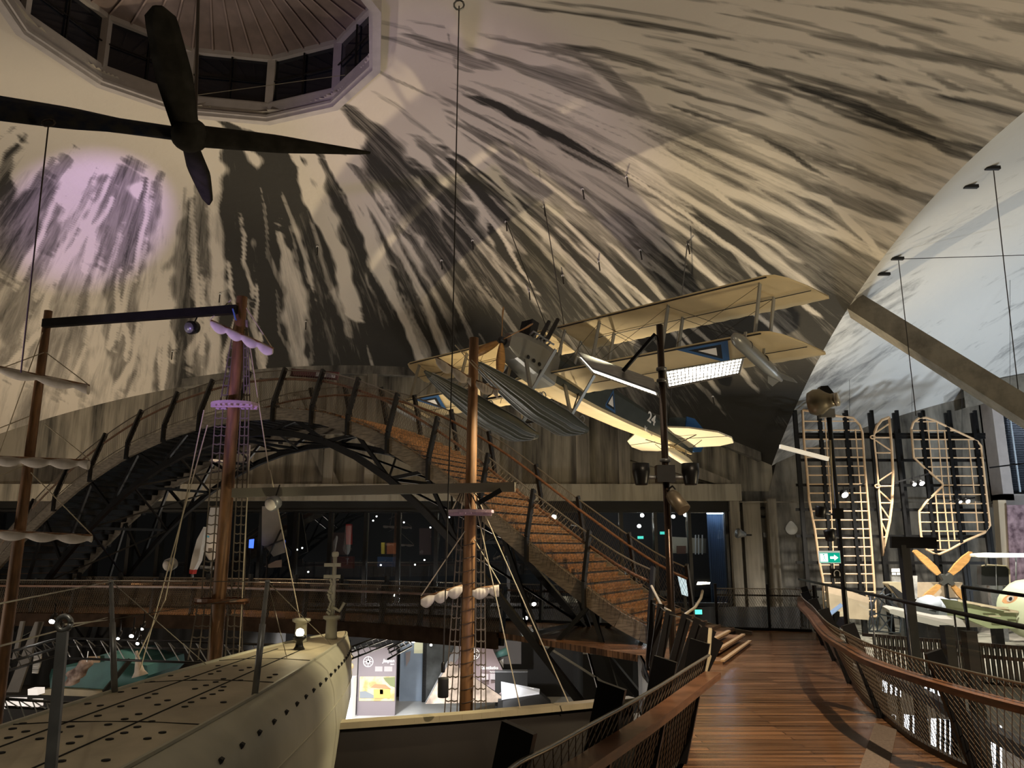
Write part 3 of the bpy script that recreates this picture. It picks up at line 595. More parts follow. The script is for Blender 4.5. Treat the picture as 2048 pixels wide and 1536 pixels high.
for sgn in (1, -1):
    y = 8.2; m_ = MB(); m_.lathe([(.03, 0), (.13, .08), (.19, .25), (.2, .5), (.2, 2.0), (.16, 2.35), (.05, 2.9)], (.72, sgn*y, -.42), (-1, 0, -.03), 16); tf = m_.build('wingtip_float', cowl, plane, raw=True)
    for x in (.0, -.95): m_ = MB(); m_.lathe([(.205, 0), (.205, .03)], (x, sgn*y, -.42), (-1, 0, 0), 16); m_.build('band', wired, tf, raw=True)
    m_ = MB(); m_.prism([(-1.3, sgn*y, -.45), (-2.2, sgn*(y-.45), -.5), (-2.5, sgn*(y-.45), -.5), (-2.2, sgn*y, -.45)], (0, 0, .03)); m_.prism([(-1.3, sgn*y, -.45), (-2.2, sgn*(y+.35), -.5), (-2.5, sgn*(y+.35), -.5), (-2.2, sgn*y, -.45)], (0, 0, .03)); m_.build('tail_vane', cowl, tf, raw=True)
    [MB().bar((x_, sgn*y, -.25), (x_, sgn*y, 0), .04, .08).build('float_bracket', strutgrey, plane, raw=True) for x_ in (.1, -1.0)]
# aileron horns and small wires
m_ = MB()
for y in (3.2, 4.4, 7.4): 
    for s_ in (-1, 1):
        m_.bar((-1.2, s_*y, -.05), (-1.2, s_*y, -.28), .015, .015)
m_.build('control_horns', markblack, plane, raw=True)
def on_side(txt, x, z, size, m, name, bold=True, tilt=0):
    # lettering on the port side, reading from nose to tail
    nx = Vector((-1, 0, 0)).normalized(); up = Vector((0, 0, 1)); nrm = Vector((0, 1, 0))
    hw = np.interp(-x, [-s_[0] for s_ in ST], [s_[1] for s_ in ST])
    slope = .04
    nx = Vector((-1, -.06, -tilt)).normalized(); nrm = Vector((0, 1, 0)); up = Vector((tilt, 0, 1)).normalized()
    M = Matrix((nx, up, nx.cross(up))).transposed().to_4x4(); M.translation = Vector((x, hw+.015, z)); return text_obj(txt, name, m, fus, M, size, bold)
on_side('24', -6.0, .58, .62, white, 'fuselage_number')
on_side('N9190', -5.9, .13, .26, white, 'fuselage_serial', tilt=-.08)
for s_, m_, d_ in ((1, blue, .004), (.72, markblack, .008), (.48, white, .012)):
    g_ = MB(); cx, cz = -3.55, .36; g_.prism([(cx+.36*s_, .478+d_, cz-.36*s_), (cx, .478+d_, cz+.5*s_), (cx-.36*s_, .472+d_, cz-.36*s_)], (0, .012, 0)); g_.build('triangle_marking', m_, fus, raw=True)
m_ = MB(); m_.lathe([(.1, 0), (.1, .02)], (-1.9, .51, .25), (0, 1, 0), 12); m_.lathe([(.1, 0), (.1, .02)], (-2.4, .50, .3), (0, 1, 0), 12); m_.build('side_ports', slot, fus, raw=True)
# suspension cables of the seaplane
pm = Matrix.Translation(plane.location) @ AR.to_4x4()
for (lx, ly, lz), (px, py), lab in (((-.4, .4, 1.9), (1088, 408), 'thin dark cable holding the biplane from the highest anchor above its nose'), ((-.4, -.4, 1.9), (1012, 440), 'thin dark cable from the left anchor above the biplane nose'), ((-8, 0, 1.2), (1375, 485), 'faint dark cable holding the tail of the biplane')):
    a_ = pm @ Vector((lx, ly, lz)); 
    for Y in np.arange(15, 38, .1):
        q = at(px, py, Y)
        if q.z >= dome_z(q.x, q.y)-.45: break
    tag(MB().tube([a_+(q-a_)*.02, q], .022, 4).build('suspension_cable', wired), lab, 'cable')
anch = [(1088, 410), (1012, 440), (945, 478), (883, 518), (1165, 375), (1253, 350), (1280, 497), (1197, 520), (1125, 548), (1375, 485), (1058, 580), (612, 640), (345, 700), (635, 490), (440, 585), (1425, 790)]
names = ['highest one over the biplane nose', 'just left of the long nose cable', 'second in the row', 'at the left end of the row over the biplane', 'right of the highest', 'farthest up on the right of the row', 'above the middle of the upper wing', 'just above the wing root', 'near the propeller of the biplane', 'with the slanting rod over the wing middle', 'closest above the propeller', 'left of the crown of the arched bridge', 'low on the dome between the two left masts', 'in a dark soot streak left of centre', 'right above the middle mast top', 'behind the tail beyond the light panel']
names[3] = 'leftmost over the biplane'
for (px, py), nm in zip(anch, names):
    for Y in np.arange(15, 38, .05):
        q = at(px, py, Y)
        if q.z >= dome_z(q.x, q.y)-.03: break
    t = thing('dome_anchor', 'small dark rod hanging from the dome, '+nm, 'ceiling anchor', q, 'small anchors on the dome')
    MB().tube([q, q+Vector((.04, -.1, -.5))], .028, 5).build('rod', wired, t)
    MB().lathe([(.05, 0), (.06, .03), (.03, .08)], q+Vector((0, 0, -.1)), (0, 0, 1), 8).build('socket', white, t)

# ------------------------------------------------------------ big dark propeller hanging below the lantern
HC = at(375, 270, 10.5)
prop = thing('ship_propeller', 'large dark four-bladed propeller hanging below the roof lantern', 'propeller', HC)
darkprop = mat('propeller_dark', (.040, .038, .032), .9, noise=.4, scale=4, bump=.2, spec=.08); blueprop = mat('propeller_blue', (.020, .026, .050), .9, spec=.08, noise=.6, scale=5, bump=.2, col2=(.045, .045, .045))
m_ = MB(); ax = Vector((.10, -.80, -.45)).normalized(); m_.lathe([(.05, -.36), (.15, -.30), (.20, -.15), (.24, -.05), (.26, .08), (.25, .25), (.2, .3)], HC, (-ax.x, -ax.y, -ax.z), 20); m_.build('hub', darkprop, prop)
def pblade(tip, w0, w1, w2, m, wdir, label=None):
    rws = []; d = tip-HC; L = d.length; u = d.normalized(); wv = (wdir-u*wdir.dot(u)).normalized(); nn = u.cross(wv)
    for j in range(15):
        t = j/14; w_ = (w0+(w1-w0)*min(1, t*2.2)) if t < .45 else w1+(w2-w1)*(t-.45)/.55
        if t > .9: w_ *= math.sqrt(max(.12, 1-((t-.9)/.1)**2))
        c0 = HC+u*(.1+(L-.1)*t); th = .07*(1-.8*t)+.012; a = .5-.5*t; ww = wv*math.cos(a)+nn*math.sin(a); tt = nn*math.cos(a)-wv*math.sin(a)
        rws.append([c0-ww*w_, c0-ww*w_*.5+tt*th, c0+ww*w_*.5+tt*th, c0+ww*w_, c0+ww*w_*.4-tt*th, c0-ww*w_*.4-tt*th])
    m_ = MB(); m_.grid(rws, True); m_.add(rws[0], [tuple(range(6))]); m_.add(rws[-1], [tuple(range(6))]); o = m_.build('blade', m, prop)
    if label: o['label'] = label
pblade(at(-150, 195, 9.2), .16, .29, .24, blueprop, Vector((0, .3, 1)), 'long blade with chipped dark blue paint')
pblade(at(316, 12, 8.9), .19, .25, .20, darkprop, Vector((1, .2, 0)))
pblade(at(740, 306, 12.2), .17, .16, .05, darkprop, Vector((0, .4, 1)))
pblade(at(418, 408, 12.0), .16, .19, .07, darkprop, Vector((1, .3, 0)))
def cable(p, q, r, m, name, label, cat='cable', sag=0, group=None):
    pts = [lerp(p, q, t/8)+Vector((0, 0, -4*sag*(t/8)*(1-t/8))) for t in range(9)] if sag else [p, q]
    return tag(MB().tube(pts, r, 5).build(name, m), label, cat, group)
cable(at(391, 232, 10.5), at(398, -60, 10.9), .028, darkrope, 'hanging_rope', 'thick dark rope holding the big propeller by its hub', 'rope')
cable(at(97, 250, 9.6), at(42, 745, 9.2), .010, darkrope, 'hanging_rope', 'thin rope hanging straight down from the blue propeller blade', 'rope')
m_ = MB(); m_.tube([at(97, 246, 9.6)+Vector((.09*math.cos(a), 0, .05*math.sin(a))) for a in [k*.7 for k in range(10)]], .016, 5); tag(m_.build('shackle', darkrope), 'small shackle under the blue propeller blade at the thin rope', 'shackle')
cable(at(395, 190, 10.6), at(690, 150, 14), .006, wire, 'guy_wire', 'thin bright wire from the propeller hub across the lantern windows')
# long cable with weight in front of the ship
ca, cb = at(918, 12, 12.0), at(886, 1345, 12.0)
hang = thing('hanging_lantern', 'black cylinder hanging on the long vertical cable in front of the pyramid panel', 'lantern', at(886, 1395, 12))
MB().tube([ca, at(905, 690, 12), cb], .011, 5).build('cable', wired, hang)
MB().lathe([(.075, 0), (.08, .02), (.08, .25), (.075, .27)], at(886, 1393, 12)+Vector((0, 0, -.01)), (0, 0, 1), 16).build('cylinder', blackm, hang)
MB().lathe([(.025, 0), (.03, .02), (.03, .12), (.01, .15)], cb, (0, 0, 1), 10).build('connector', black, hang)
m_ = MB(); m_.tube([at(918, 10, 12)+Vector((.09*math.cos(a), 0, .1*math.sin(a))) for a in [k*.7 for k in range(10)]], .018, 5); tag(m_.build('shackle', steel), 'steel shackle at the top of the long vertical cable', 'shackle')

# ------------------------------------------------------------ arched stair bridge
F0 = Vector((3.92, 15.28, 0)); BD = Vector((math.cos(2.66), math.sin(2.66), 0)); BN = Vector((-BD.y, BD.x, 0)); BN = BN if BN.y > 0 else -BN
SK = [0, 1, 2, 4, 6, 8, 10, 12, 14, 16, 18, 20, 22, 24, 25.4]; ZK = [0, .12, .55, 1.92, 3.43, 4.62, 5.36, 5.64, 5.62, 5.33, 4.78, 3.92, 2.72, 1.2, .02]
BW = 3.1
def bz(s): return float(np.interp(s, SK, ZK))*.5+.25*float(np.interp(s-.7, SK, ZK))+.25*float(np.interp(s+.7, SK, ZK))
def BP(s, off, dz_=0): return F0+BD*s+BN*off+Vector((0, 0, bz(s)+dz_))
bridge = thing('arched_bridge', 'arched wooden stair bridge over the ship with steel truss and mesh sides', 'bridge', F0)
ss = [k*.5 for k in range(52)]
for off in (0, BW):
    m_ = MB()
    for a_, b_ in zip(ss, ss[1:]): 
        if b_ <= 25.5: m_.bar(BP(a_, off, -.12), BP(b_, off, -.12), .10, .32)
    o = m_.build('stringer', greywood if off == 0 else greywood, bridge)
ntr = 82
for k in range(ntr):
    s = .5+24.6*k/(ntr-1); z = bz(s)
    m_ = MB(); ang_ = math.atan2(BD.y, BD.x); c0 = F0+BD*s+BN*(BW/2)+Vector((0, 0, z+.02)); m_.box(c0, (.31, BW-.12, .045), ang_); m_.box(c0+BD*(-.135)+Vector((0, 0, -.0)), (.04, BW-.14, .075), ang_); m_.box(c0+BD*(.15)+Vector((0, 0, (bz(s+.15)-bz(s))*.5)), (.02, BW-.16, max(.05, abs(bz(s+.3)-bz(s)))), ang_); m_.build('tread', treadwood, bridge)
for k in range(ntr):  # black plates added under and behind the treads to keep the underside dark
    s = .5+24.6*k/(ntr-1); m_ = MB(); m_.box(F0+BD*s+BN*(BW/2)+Vector((0, 0, bz(s)-.045)), (.34, BW-.10, .03), math.atan2(BD.y, BD.x)); m_.box(F0+BD*(s+(.165 if s < 12.3 else .125))+BN*(BW/2)+Vector((0, 0, bz(s)-.02+(bz(s+.15)-bz(s))*.5)), (.02, BW-.12, abs(bz(s+.3)-bz(s))+.1), math.atan2(BD.y, BD.x)); m_.build('dark_underplate', black, bridge)
def truss_z(s): return -(.62+.021*(s-12)**2)
for off in (.12, BW-.12):
    m_ = MB(); st_ = [1.6+k*1.05 for k in range(21)]
    for a_, b_ in zip(st_, st_[1:]): m_.bar(BP(a_, off, truss_z(a_)), BP(b_, off, truss_z(b_)), .13, .16)
    m_.build('truss_chord', black, bridge)
    for k, a_ in enumerate(st_[:-1]):
        b_ = st_[k+1]; m_ = MB()
        m_.bar(BP(a_, off, -.25), BP(b_, off, truss_z(b_)), .07, .09) if k % 2 else m_.bar(BP(b_, off, -.25), BP(a_, off, truss_z(a_)), .07, .09)
        m_.build('truss_brace', black, bridge)
m_ = MB()
for k in range(12):
    a_ = 2.2+k*1.9; b_ = a_+1.9
    if b_ < 24: m_.bar(BP(a_, .1, truss_z(a_)), BP(b_, BW-.1, truss_z(b_)), .05, .05); m_.bar(BP(a_, BW-.1, truss_z(a_)), BP(b_, .1, truss_z(b_)), .05, .05)
    m_.bar(BP(a_, .1, truss_z(a_)), BP(a_, BW-.1, truss_z(a_)), .08, .08)
m_.build('cross_bracing', black, bridge)
for s0, s1 in ((2.6, 1.4), (22.6, 24.0)):
    for off in (.15, BW-.15): m_ = MB(); p = BP(s0, off, truss_z(s0)); q = F0+BD*s1+BN*off; q.z = -4.9; m_.bar(p, q, .2, .2); m_.build('leg', black, bridge)
ps = [1.32, 2.7, 4.02, 5.19, 6.62, 7.84, 9.11, 10.33, 11.71, 13.08, 14.56, 16.03, 17.61, 19.24, 20.9, 22.6, 24.3]
for sd, off in ((1, -.08), (-1, BW+.08)):
    inn = BN*sd; lo_, hi_, hr = [], [], []
    for s in ps:
        b0 = BP(s, off, -.35); b1 = BP(s, off, .18); tp = BP(s, off, 1.22)+inn*.36
        m_ = MB(); m_.bar(b0, b1, .14, .07, BD); m_.bar(b1, tp, .14, .07, BD); m_.build('post', black, bridge)
    for k in range(61):
        s = ps[0]+(ps[-1]-ps[0])*k/60; lo_.append(BP(s, off, .02)); hi_.append(BP(s, off, 1.15)+inn*.34); hr.append(BP(s, off, .9)+inn*.32)
    MB().tube(hi_, .018, 5).build('top_cable', wire, bridge); MB().tube(hr, .035, 6).build('handrail', rustwood, bridge)
    MB().tube([p+Vector((0, 0, .1))+inn*.03 for p in lo_], .012, 4).build('lower_cable', wire, bridge)
    net(MB(), lo_, hi_, 7, .0036, 3, .55).build('wire_mesh', netwire, bridge)
for k, (a_, b_, z_) in enumerate((((1445, 1323), (1500, 1283), .05), ((1439, 1299), (1487, 1270), .18), ((1428, 1279), (1458, 1263), .30))):
    p, q = atz(*a_, z_), atz(*b_, z_); e = Vector((-.50, .235, 0)); st_o = MB().prism([p, q, q+e, p+e], (0, 0, -.06)).build('lower_step', treadwood, bridge)
    MB().bar(p+Vector((.0, 0, .012)), q+Vector((.0, 0, .012)), .07, .03).build('nosing', mat('nosing_pale', (.62, .42, .22), .4), st_o)
m_ = MB(); a_, b_ = BP(11.6, 0, 1.12)+BN*.4, BP(9.9, 0, 1.12)+BN*.4; m_.bar(a_, b_, .04, .22); sb = m_.build('sign_board', mat('board_maroon', (.10, .03, .035), .6), bridge)
m_ = MB(); m_.bar(lerp(a_, b_, .55)-BN*.03, lerp(a_, b_, .95)-BN*.03, .01, .12); m_.build('printed_strip', mat('paper_grey', (.5, .48, .45), .7, noise=.6, scale=14), sb)
# bright rope ends at the foot of the stairs
fa, fb = BP(.7, .28, 1.1), BP(.7, BW-.28, 1.1)
e1, e2 = at(1330, 1212, 14.2), at(1372, 1228, 14.0)
m_ = MB(); p0 = at(1303, 1172, 14.9); m_.tube([p0, at(1312, 1190, 14.6), at(1325, 1215, 13.0), at(1340, 1223, 11.45)], .025, 6); tag(m_.build('rope_handrail', gunw), 'short sagging cream rope at the near post of the stair foot', 'rope')
m_ = MB(); m_.tube([at(1405, 1182, 17.6), at(1402, 1196, 17.0), at(1390, 1215, 16.4), at(1370, 1229, 15.8)], .03, 6); tag(m_.build('rope_handrail', gunw), 'curved cream rope at the far post of the stair foot', 'rope')

# ------------------------------------------------------------ walkway railings
def inward(pts, lean):
    out = []
    for i, p in enumerate(pts):
        a_ = Vector(pts[max(0, i-1)]); b_ = Vector(pts[min(len(pts)-1, i+1)]); d = (b_-a_); d.z = 0; d.normalize()
        out.append(Vector(p)+Vector((d.y, -d.x, 0))*lean)
    return out
def railing(name, label, base, lean, post_step, post_h, cells, wr, cable_r=.012, rail_z=.78, wood=True, rib=(.05, .16), netmat=None, steps=90, cat='railing', boat=False, ratio=.55, top=.94):
    t = thing(name, label, cat, base[0])
    B = path_pts(base, sum((Vector(a)-Vector(b)).length for a, b in zip(base, base[1:]))/steps)
    T = [p+Vector((0, 0, top)) for p in inward(B, lean)]
    Hr = [b_.lerp(t_, rail_z/top)+(inward(B, lean+.08)[i]-inward(B, lean)[i]) for i, (b_, t_) in enumerate(zip(B, T))]
    MB().tube(T, cable_r, 6).build('top_cable', wire if netmat is None else netmat, t)
    net(MB(), B, T, cells, wr, 3, ratio).build('wire_mesh', netmat or netwire, t)
    if wood:
        m_ = MB(); rows = []
        inn = inward(B, 1)
        for i, h in enumerate(Hr):
            n_ = (inn[i]-B[i]).normalized(); rows.append([h-n_*.07+Vector((0, 0, .02)), h+n_*.07+Vector((0, 0, .02)), h+n_*.07-Vector((0, 0, .035)), h-n_*.07-Vector((0, 0, .035))])
        m_.grid(rows, True, False); m_.add(rows[0], [(0, 1, 2, 3)]); m_.add(rows[-1], [(0, 1, 2, 3)]); m_.build('wooden_rail', rustwood, t)
    else:
        MB().tube(Hr, .02, 6).build('handrail', black, t)
    L = [0]
    for a_, b_ in zip(B, B[1:]): L.append(L[-1]+(b_-a_).length)
    n = max(1, round(L[-1]/post_step)); outp = inward(B, -1)
    for k in range(n+1):
        d = L[-1]*k/n; i = min(range(len(L)), key=lambda j: abs(L[j]-d)); o_ = (outp[i]-B[i]).normalized()
        al = (B[min(i+1, len(B)-1)]-B[max(i-1, 0)]).normalized(); m_ = MB()
        m_.bar(B[i]+o_*(.02+rib[1]/2)-Vector((0, 0, .3)), T[i]+(B[i]-T[i])*(-(post_h-top)/top)+o_*(.02+rib[1]/2), rib[0], rib[1], o_); pst = m_.build('post', black, t)
    return t
S3 = lambda pts, n=6: smooth_path([(*p, 0) if len(p) == 2 else p for p in pts], n)
def off_path(pts, d): 
    return [p for p in inward(pts, d)]
railing('walkway_railing', 'near left walkway railing with wood rail, wire mesh and dark rib plates', S3([(-.8, 1.6), (-.35, 3.6), (-.03, 4.3), (.65, 5.65), (1.19, 6.8), (1.52, 7.5)]), .30, 1.22, 1.06, 7, .0035, .013, steps=70, rib=(.04, .18), ratio=.7)
railing('walkway_railing', 'right walkway railing with orange-lit wood rail and fine mesh, beside the gallery', S3(RIGHT[1:][::-1]), .37, 2.35, 1.02, 8, .0032, .010, rib=(.045, .15), steps=110, ratio=.6)
railing('walkway_railing', 'dark mesh railing along the far edge of the landing by the concrete wall', S3([(7.0, 18.3), (6.6, 18.8), (5.9, 19.0), (4.9, 19.2)], 8), -.02, 1.2, 1.05, 9, .004, .008, wood=False, rib=(.06, .08), steps=40)
railing('walkway_railing', 'long mesh railing on the far side of the cross walkway under the glazed wall', S3([FAR[2], FAR[3], FAR[4], FAR[5], (-14.6, 26.7)]), .12, 1.6, 1.08, 8, .006, .012, wood=True, rib=(.07, .14), steps=90)
railing('walkway_railing', 'long mesh railing on the near side of the cross walkway behind the masts', S3(NEAR[::-1]), -.12, 1.25, 1.0, 9, .006, .012, wood=True, rib=(.07, .14), steps=90)
# black ribs curling round to the stair foot
ribs = thing('rib_screen', 'cluster of tall leaning black rib plates between the left railing and the stair foot', 'screen', (1.7, 9.5, 0))
RB = [(1306, 1200, 12.9), (1322, 1208, 12.2), (1340, 1222, 11.4), (1374, 1229, 10.6), (1400, 1241, 9.8), (1419, 1257, 9.0), (1431, 1276, 8.2)]
RT = [at(*q) for q in RB]
for i, tp in enumerate(RT):
    ln = .12+.07*i; m_ = MB(); kx = Vector((tp.x-ln*.9, tp.y, .15)); m_.bar(kx-Vector((0, 0, 1.0)), kx, .05, .085, (1, 0, 0)); m_.bar(kx, tp, .045, .085+.014*i, (1, 0, 0)); m_.build('rib', black, ribs)
rows = [[Vector((p.x-.2-.07*i, p.y, -.9)), Vector((p.x-.2-.07*i, p.y, .10))] for i, p in enumerate(RT)]
m_ = MB(); m_.grid(rows, False, False); m_.grid([[p+Vector((.02, 0, 0)) for p in r_][::-1] for r_ in rows], False, False); m_.build('skirt', blackm, ribs)
MB().tube([p-Vector((.01, 0, .05)) for p in RT], .010, 5).build('top_cable', wire, ribs)
# solid end post with cream mark where the left rail stops
m_ = MB(); m_.bar((1.52, 7.58, 0), (1.84, 7.58, .92), .05, .05); m_.bar((1.84, 7.58, .92), (1.90, 7.7, 1.14), .03, .03); tag(m_.build('end_post', gunw), 'thin cream end bar where the left walkway railing stops', 'post')
# low step nosings on the landing
for k, (a_, b_) in enumerate((((1445, 1323), (1500, 1283)), ((1438, 1298), (1486, 1270)))): pass
# ------------------------------------------------------------ submarine
SZ = .34
def sub_x(y): return -3.86+.03*y
LV = [(0, .90, 15.1, 1), (-.03, .99, 15.15, 1), (-.14, 1.14, 15.2, 1), (-.38, 1.26, 15.25, 1), (-.9, 1.36, 15.15, 1), (-1.6, 1.38, 14.3, 1), (-2.5, 1.34, 12.7, 1), (-3.6, 1.1, 11.0, 1), (-4.75, .4, 9.5, 1)]
def sub_pt(lv, t, sd):
    dz_, hw, yt, pw = lv; y = -2+(yt+2)*(1-(1-t)**1.6); u = max(0, (y-4.5)/(yt-4.5)); g = max(0, 1-u**2.6)**.72
    return Vector((sub_x(y)+sd*hw*g+.27*u**4, y, SZ+dz_))
sub = thing('submarine', 'cream-grey submarine end with narrow perforated deck filling the lower left foreground', 'submarine', (-3.7, 3, -4.8))
NT = 48; tt = [k/NT for k in range(NT+1)]
for sd in (1, -1):
    m_ = MB(); m_.grid([[sub_pt(l, t, sd) for t in tt] for l in (LV if sd > 0 else LV[::-1])]); 
    hull = m_.build('hull_side', subgrey, sub)
    if sd > 0:
        for k in range(26):
            t = .30+.62*k/25; p = lerp(sub_pt(LV[2], t, 1), sub_pt(LV[3], t, 1), .35); q = lerp(sub_pt(LV[2], t+.012, 1), sub_pt(LV[3], t+.012, 1), .35); d = (q-p).normalized(); n_ = d.cross(Vector((0, 0, 1))).normalized()
            m_ = MB(); m_.bar(p+n_*.0-d*.03, p+n_*.0+d*.03, .035, .06, (.5, 0, 1)); m_.build('limber_hole', slot, hull)
        m_ = MB(); P = [lerp(sub_pt(LV[3], t, 1), sub_pt(LV[4], t, 1), .45)+Vector((.01, 0, 0)) for t in tt[:-2]]; m_.tube(P, .008, 4); m_.build('weld_seam', subgrey, hull)
m_ = MB(); m_.grid([[lerp(sub_pt(LV[0], t, -1), sub_pt(LV[0], t, 1), u)+Vector((0, 0, .03*(1-(2*u-1)**2))) for t in tt] for u in (0, .25, .5, .75, 1)]); dk = m_.build('deck', subdeck, sub)
def deck_pt(y, u):
    t = 1-(1-(y+2)/(LV[0][2]+2))**(1/1.6); a_, b_ = sub_pt(LV[0], t, -1), sub_pt(LV[0], t, 1); return a_.lerp(b_, u)+Vector((0, 0, .03*(1-(2*u-1)**2)+.004))
holes = []
for i in range(46):
    for j, u in enumerate((.08, .22, .38, .56, .72, .88)):
        y = 3.9+i*.22+.07*(j % 2); 
        if y < 14.2 and random.random() < .5: holes.append((y, u+random.uniform(-.02, .02)))
holes.sort()
for k, (y, u) in enumerate(holes[:95]):
    p = deck_pt(y, u); m_ = MB(); m_.lathe([(.034, -.004), (.034, .003)], p, (0, 0, 1), 8); o = m_.build('drain_hole', slot, dk)
m_ = MB()
for u in (.30, .66): m_.tube([deck_pt(3+i*.25, u) for i in range(40) if 3+i*.25 < 12.6], .007, 4)
m_.build('plate_seams', slot, dk)
for y in (5.2, 7.4, 9.6, 11.4): MB().tube([deck_pt(y, u) for u in (.02, .3, .66, .98)], .006, 4).build('plate_seam', slot, dk)
for sd in (-1, 1): MB().tube([sub_pt(LV[0], t, sd)+Vector((0, 0, .01)) for t in tt if t > .1], .022, 5).build('deck_edge', subgrey, dk)
def stanchion(foot, top, r, lab, eye=True):
    o = MB().tube([foot, foot.lerp(top, .62), foot.lerp(top, .621), top], [r*1.35, r*1.35, r, r*.9], 10).build('stanchion', steel, sub); o['label'] = lab
    MB().lathe([(r*.6, -.02), (r*1.4, 0), (r*.6, .02)], top, (0, 0, 1), 10).build('cap', steel, o); return o
s2b, s2t = deck_pt(9.0, .02), at(222, 1163, 9.0); s3b, s3t = deck_pt(8.8, .99), at(535, 1163, 8.8)
stanchion(s2b, s2t, .026, 'grey stanchion on the left deck edge'); stanchion(s3b, s3t, .026, 'grey stanchion on the right deck edge')
p_, q_ = atz(98, 1560, .62), at(126, 1262, 3.9); m_ = MB(); p_ = at(97, 1620, 3.75); m_.bar(p_-Vector((0, 0, .2)), q_, .05, .02, (0, 1, 0)); m_.tube([q_+Vector((.034*math.cos(a), 0, .035+.034*math.sin(a))) for a in [k*math.pi/6 for k in range(13)]], .014, 6)
o = m_.build('stanchion', steel, sub); o['label'] = 'flat grey bar stanchion with an eye at its top'
qe = q_+Vector((0, 0, .03))
for a_, b_ in ((at(-40, 1215, 4.3), s2t), (at(-30, 1300, 4.0), at(215, 1235, 9.0)), (qe, at(215, 1240, 9.0)), (at(215, 1240, 9.0), at(530, 1190, 8.8)), (s2t, deck_pt(11.0, .04)), (s2t, s3t), (s3t, deck_pt(11.5, .7)), (s3t, deck_pt(13.2, .9))):
    MB().tube([a_, b_], .006, 4).build('life_line', wire, sub)
for px, py, Y in ((588, 1290, 13.4), (658, 1290, 13.9)):
    yb = Y; b_ = deck_pt(yb, .28 if px < 600 else .72); m_ = MB(); m_.lathe([(.115, 0), (.10, .04), (.095, .30), (.15, .33), (.15, .37), (.05, .38)], b_, (0, 0, 1), 16); m_.build('bollard', subgrey, sub)
bx = deck_pt(13.95, .70)+Vector((0, 0, .37)); jm = MB(); jm.tube([bx, bx+Vector((.01, 0, 1.02))], [.045, .035], 10); jm.lathe([(.05, 0), (.06, .03), (.06, .07), (.04, .09)], bx+Vector((.01, 0, 1.0)), (0, 0, 1), 10)
for z in (.66, .86): jm.box(bx+Vector((-.03, 0, z)), (.28, .07, .06))
jm.tube([bx+Vector((.02, -.05, .15)), bx+Vector((.14, -.05, .08)), bx+Vector((.22, -.05, .22))], .03, 6)
js = jm.build('jack_staff', subgrey, sub); m_ = MB()
for k in range(12): m_.tube([bx+Vector((-.05+.03*math.sin(k), -.06, .62-k*.05)), bx+Vector((-.02+.02*math.sin(k*2), -.07, .57-k*.05))], .022, 5)
m_.build('chain', subgrey, js)
lb = at(593, 1310, 10.6); lb = deck_pt(12.4, .62); lp = thing('deck_lamp', 'small lit lamp standing near the submarine deck tip', 'lamp', lb)
m_ = MB(); m_.lathe([(.09, .0), (.06, .05), (.05, .12), (.10, .16), (.10, .2)], lb, (0, 0, 1), 12); m_.build('base', black, lp); MB().lathe([(.05, 0), (.065, .04), (.05, .09), (.01, .11)], lb+Vector((0, 0, .2)), (0, 0, 1), 12).build('bulb', mat('deck_bulb', (1, .93, .7), .3, emit=8), lp)
l = bpy.data.lights.new('bulb_light', 'POINT'); l.energy = 7; l.color = (1, .85, .5); l.shadow_soft_size = .1; o = bpy.data.objects.new('bulb_light', l); C.objects.link(o); o.location = lb+Vector((0, -.05, .5)); 
# ------------------------------------------------------------ dark ship and masts
GZ = -.66
GW = [(-2.95, 11.95), (-2.45, 12.09), (-.8, 12.65), (.6, 13.25), (2.05, 13.95)]
gp = smooth_path([(*p, GZ) for p in GW], 5)
ship = thing('sailing_ship', 'dark brown hull of a sailing ship with cream gunwale in front of the exhibition panels', 'ship', (-.8, 14, -4.9))
m_ = MB(); prof = [(0, 0), (.10, -.5), (.12, -1.4), (-.15, -2.6), (-.9, -3.7), (-1.8, -4.25)]
m_.grid([[p+Vector((-.10*0, -d*.0-(.0)+(-d if d > 0 else -d), z)) for p in gp] for d, z in prof]); m_.build('hull_side', shipbrown, ship)
back = [Vector((p.x, p.y+3.4*math.sin(math.pi*min(1, max(0.06, i/(len(gp)-1))))**.5, GZ-1.05)) for i, p in enumerate(gp)]
m_ = MB(); m_.grid([[p+Vector((0, .06, 0)) for p in gp], [p+Vector((0, .10, -1.05)) for p in gp], back, [p+Vector((0, .1, -.0)) for p in back], [p+Vector((0, -.4, -3.2)) for p in back]], False, False); m_.build('deck', shipbrown, ship)
m_ = MB()
for a_, b_ in zip(gp, gp[1:]): m_.bar(a_+Vector((0, .02, .02)), b_+Vector((0, .02, .02)), .22, .09)
m_.build('gunwale', gunw, ship)
def mastpole(name, label, base, top, r0, r1, m=mastwood):
    t = thing(name, label, 'mast', base); MB().tube([lerp(base, top, k/8) for k in range(9)], [r0+(r1-r0)*k/8 for k in range(9)], 14).build('pole', m, t); return t
def furled(par, a_, b_, r, n, phase=0, m=canvas):
    a_ = Vector(a_); b_ = Vector(b_); MB().tube([a_, b_], .03, 8).build('yard', mastwood, par)
    rows = []; N_ = 48
    for k in range(N_+1):
        t = k/N_; c0 = a_.lerp(b_, t); bag = .55+.5*abs(math.sin(math.pi*t*n+phase))**.9; rr = r*bag; wr = 1+.05*math.sin(t*47)
        rows.append([c0+Vector((0, -.5*rr*math.cos(a)*wr, -.55*rr+rr*.75*math.sin(a))) for a in [j*2*math.pi/10 for j in range(10)]])
    mm = MB(); mm.grid(rows, True); mm.add(rows[0], [tuple(range(10))]); mm.add(rows[-1], [tuple(range(10))]); mm.build('furled_sail', m, par)
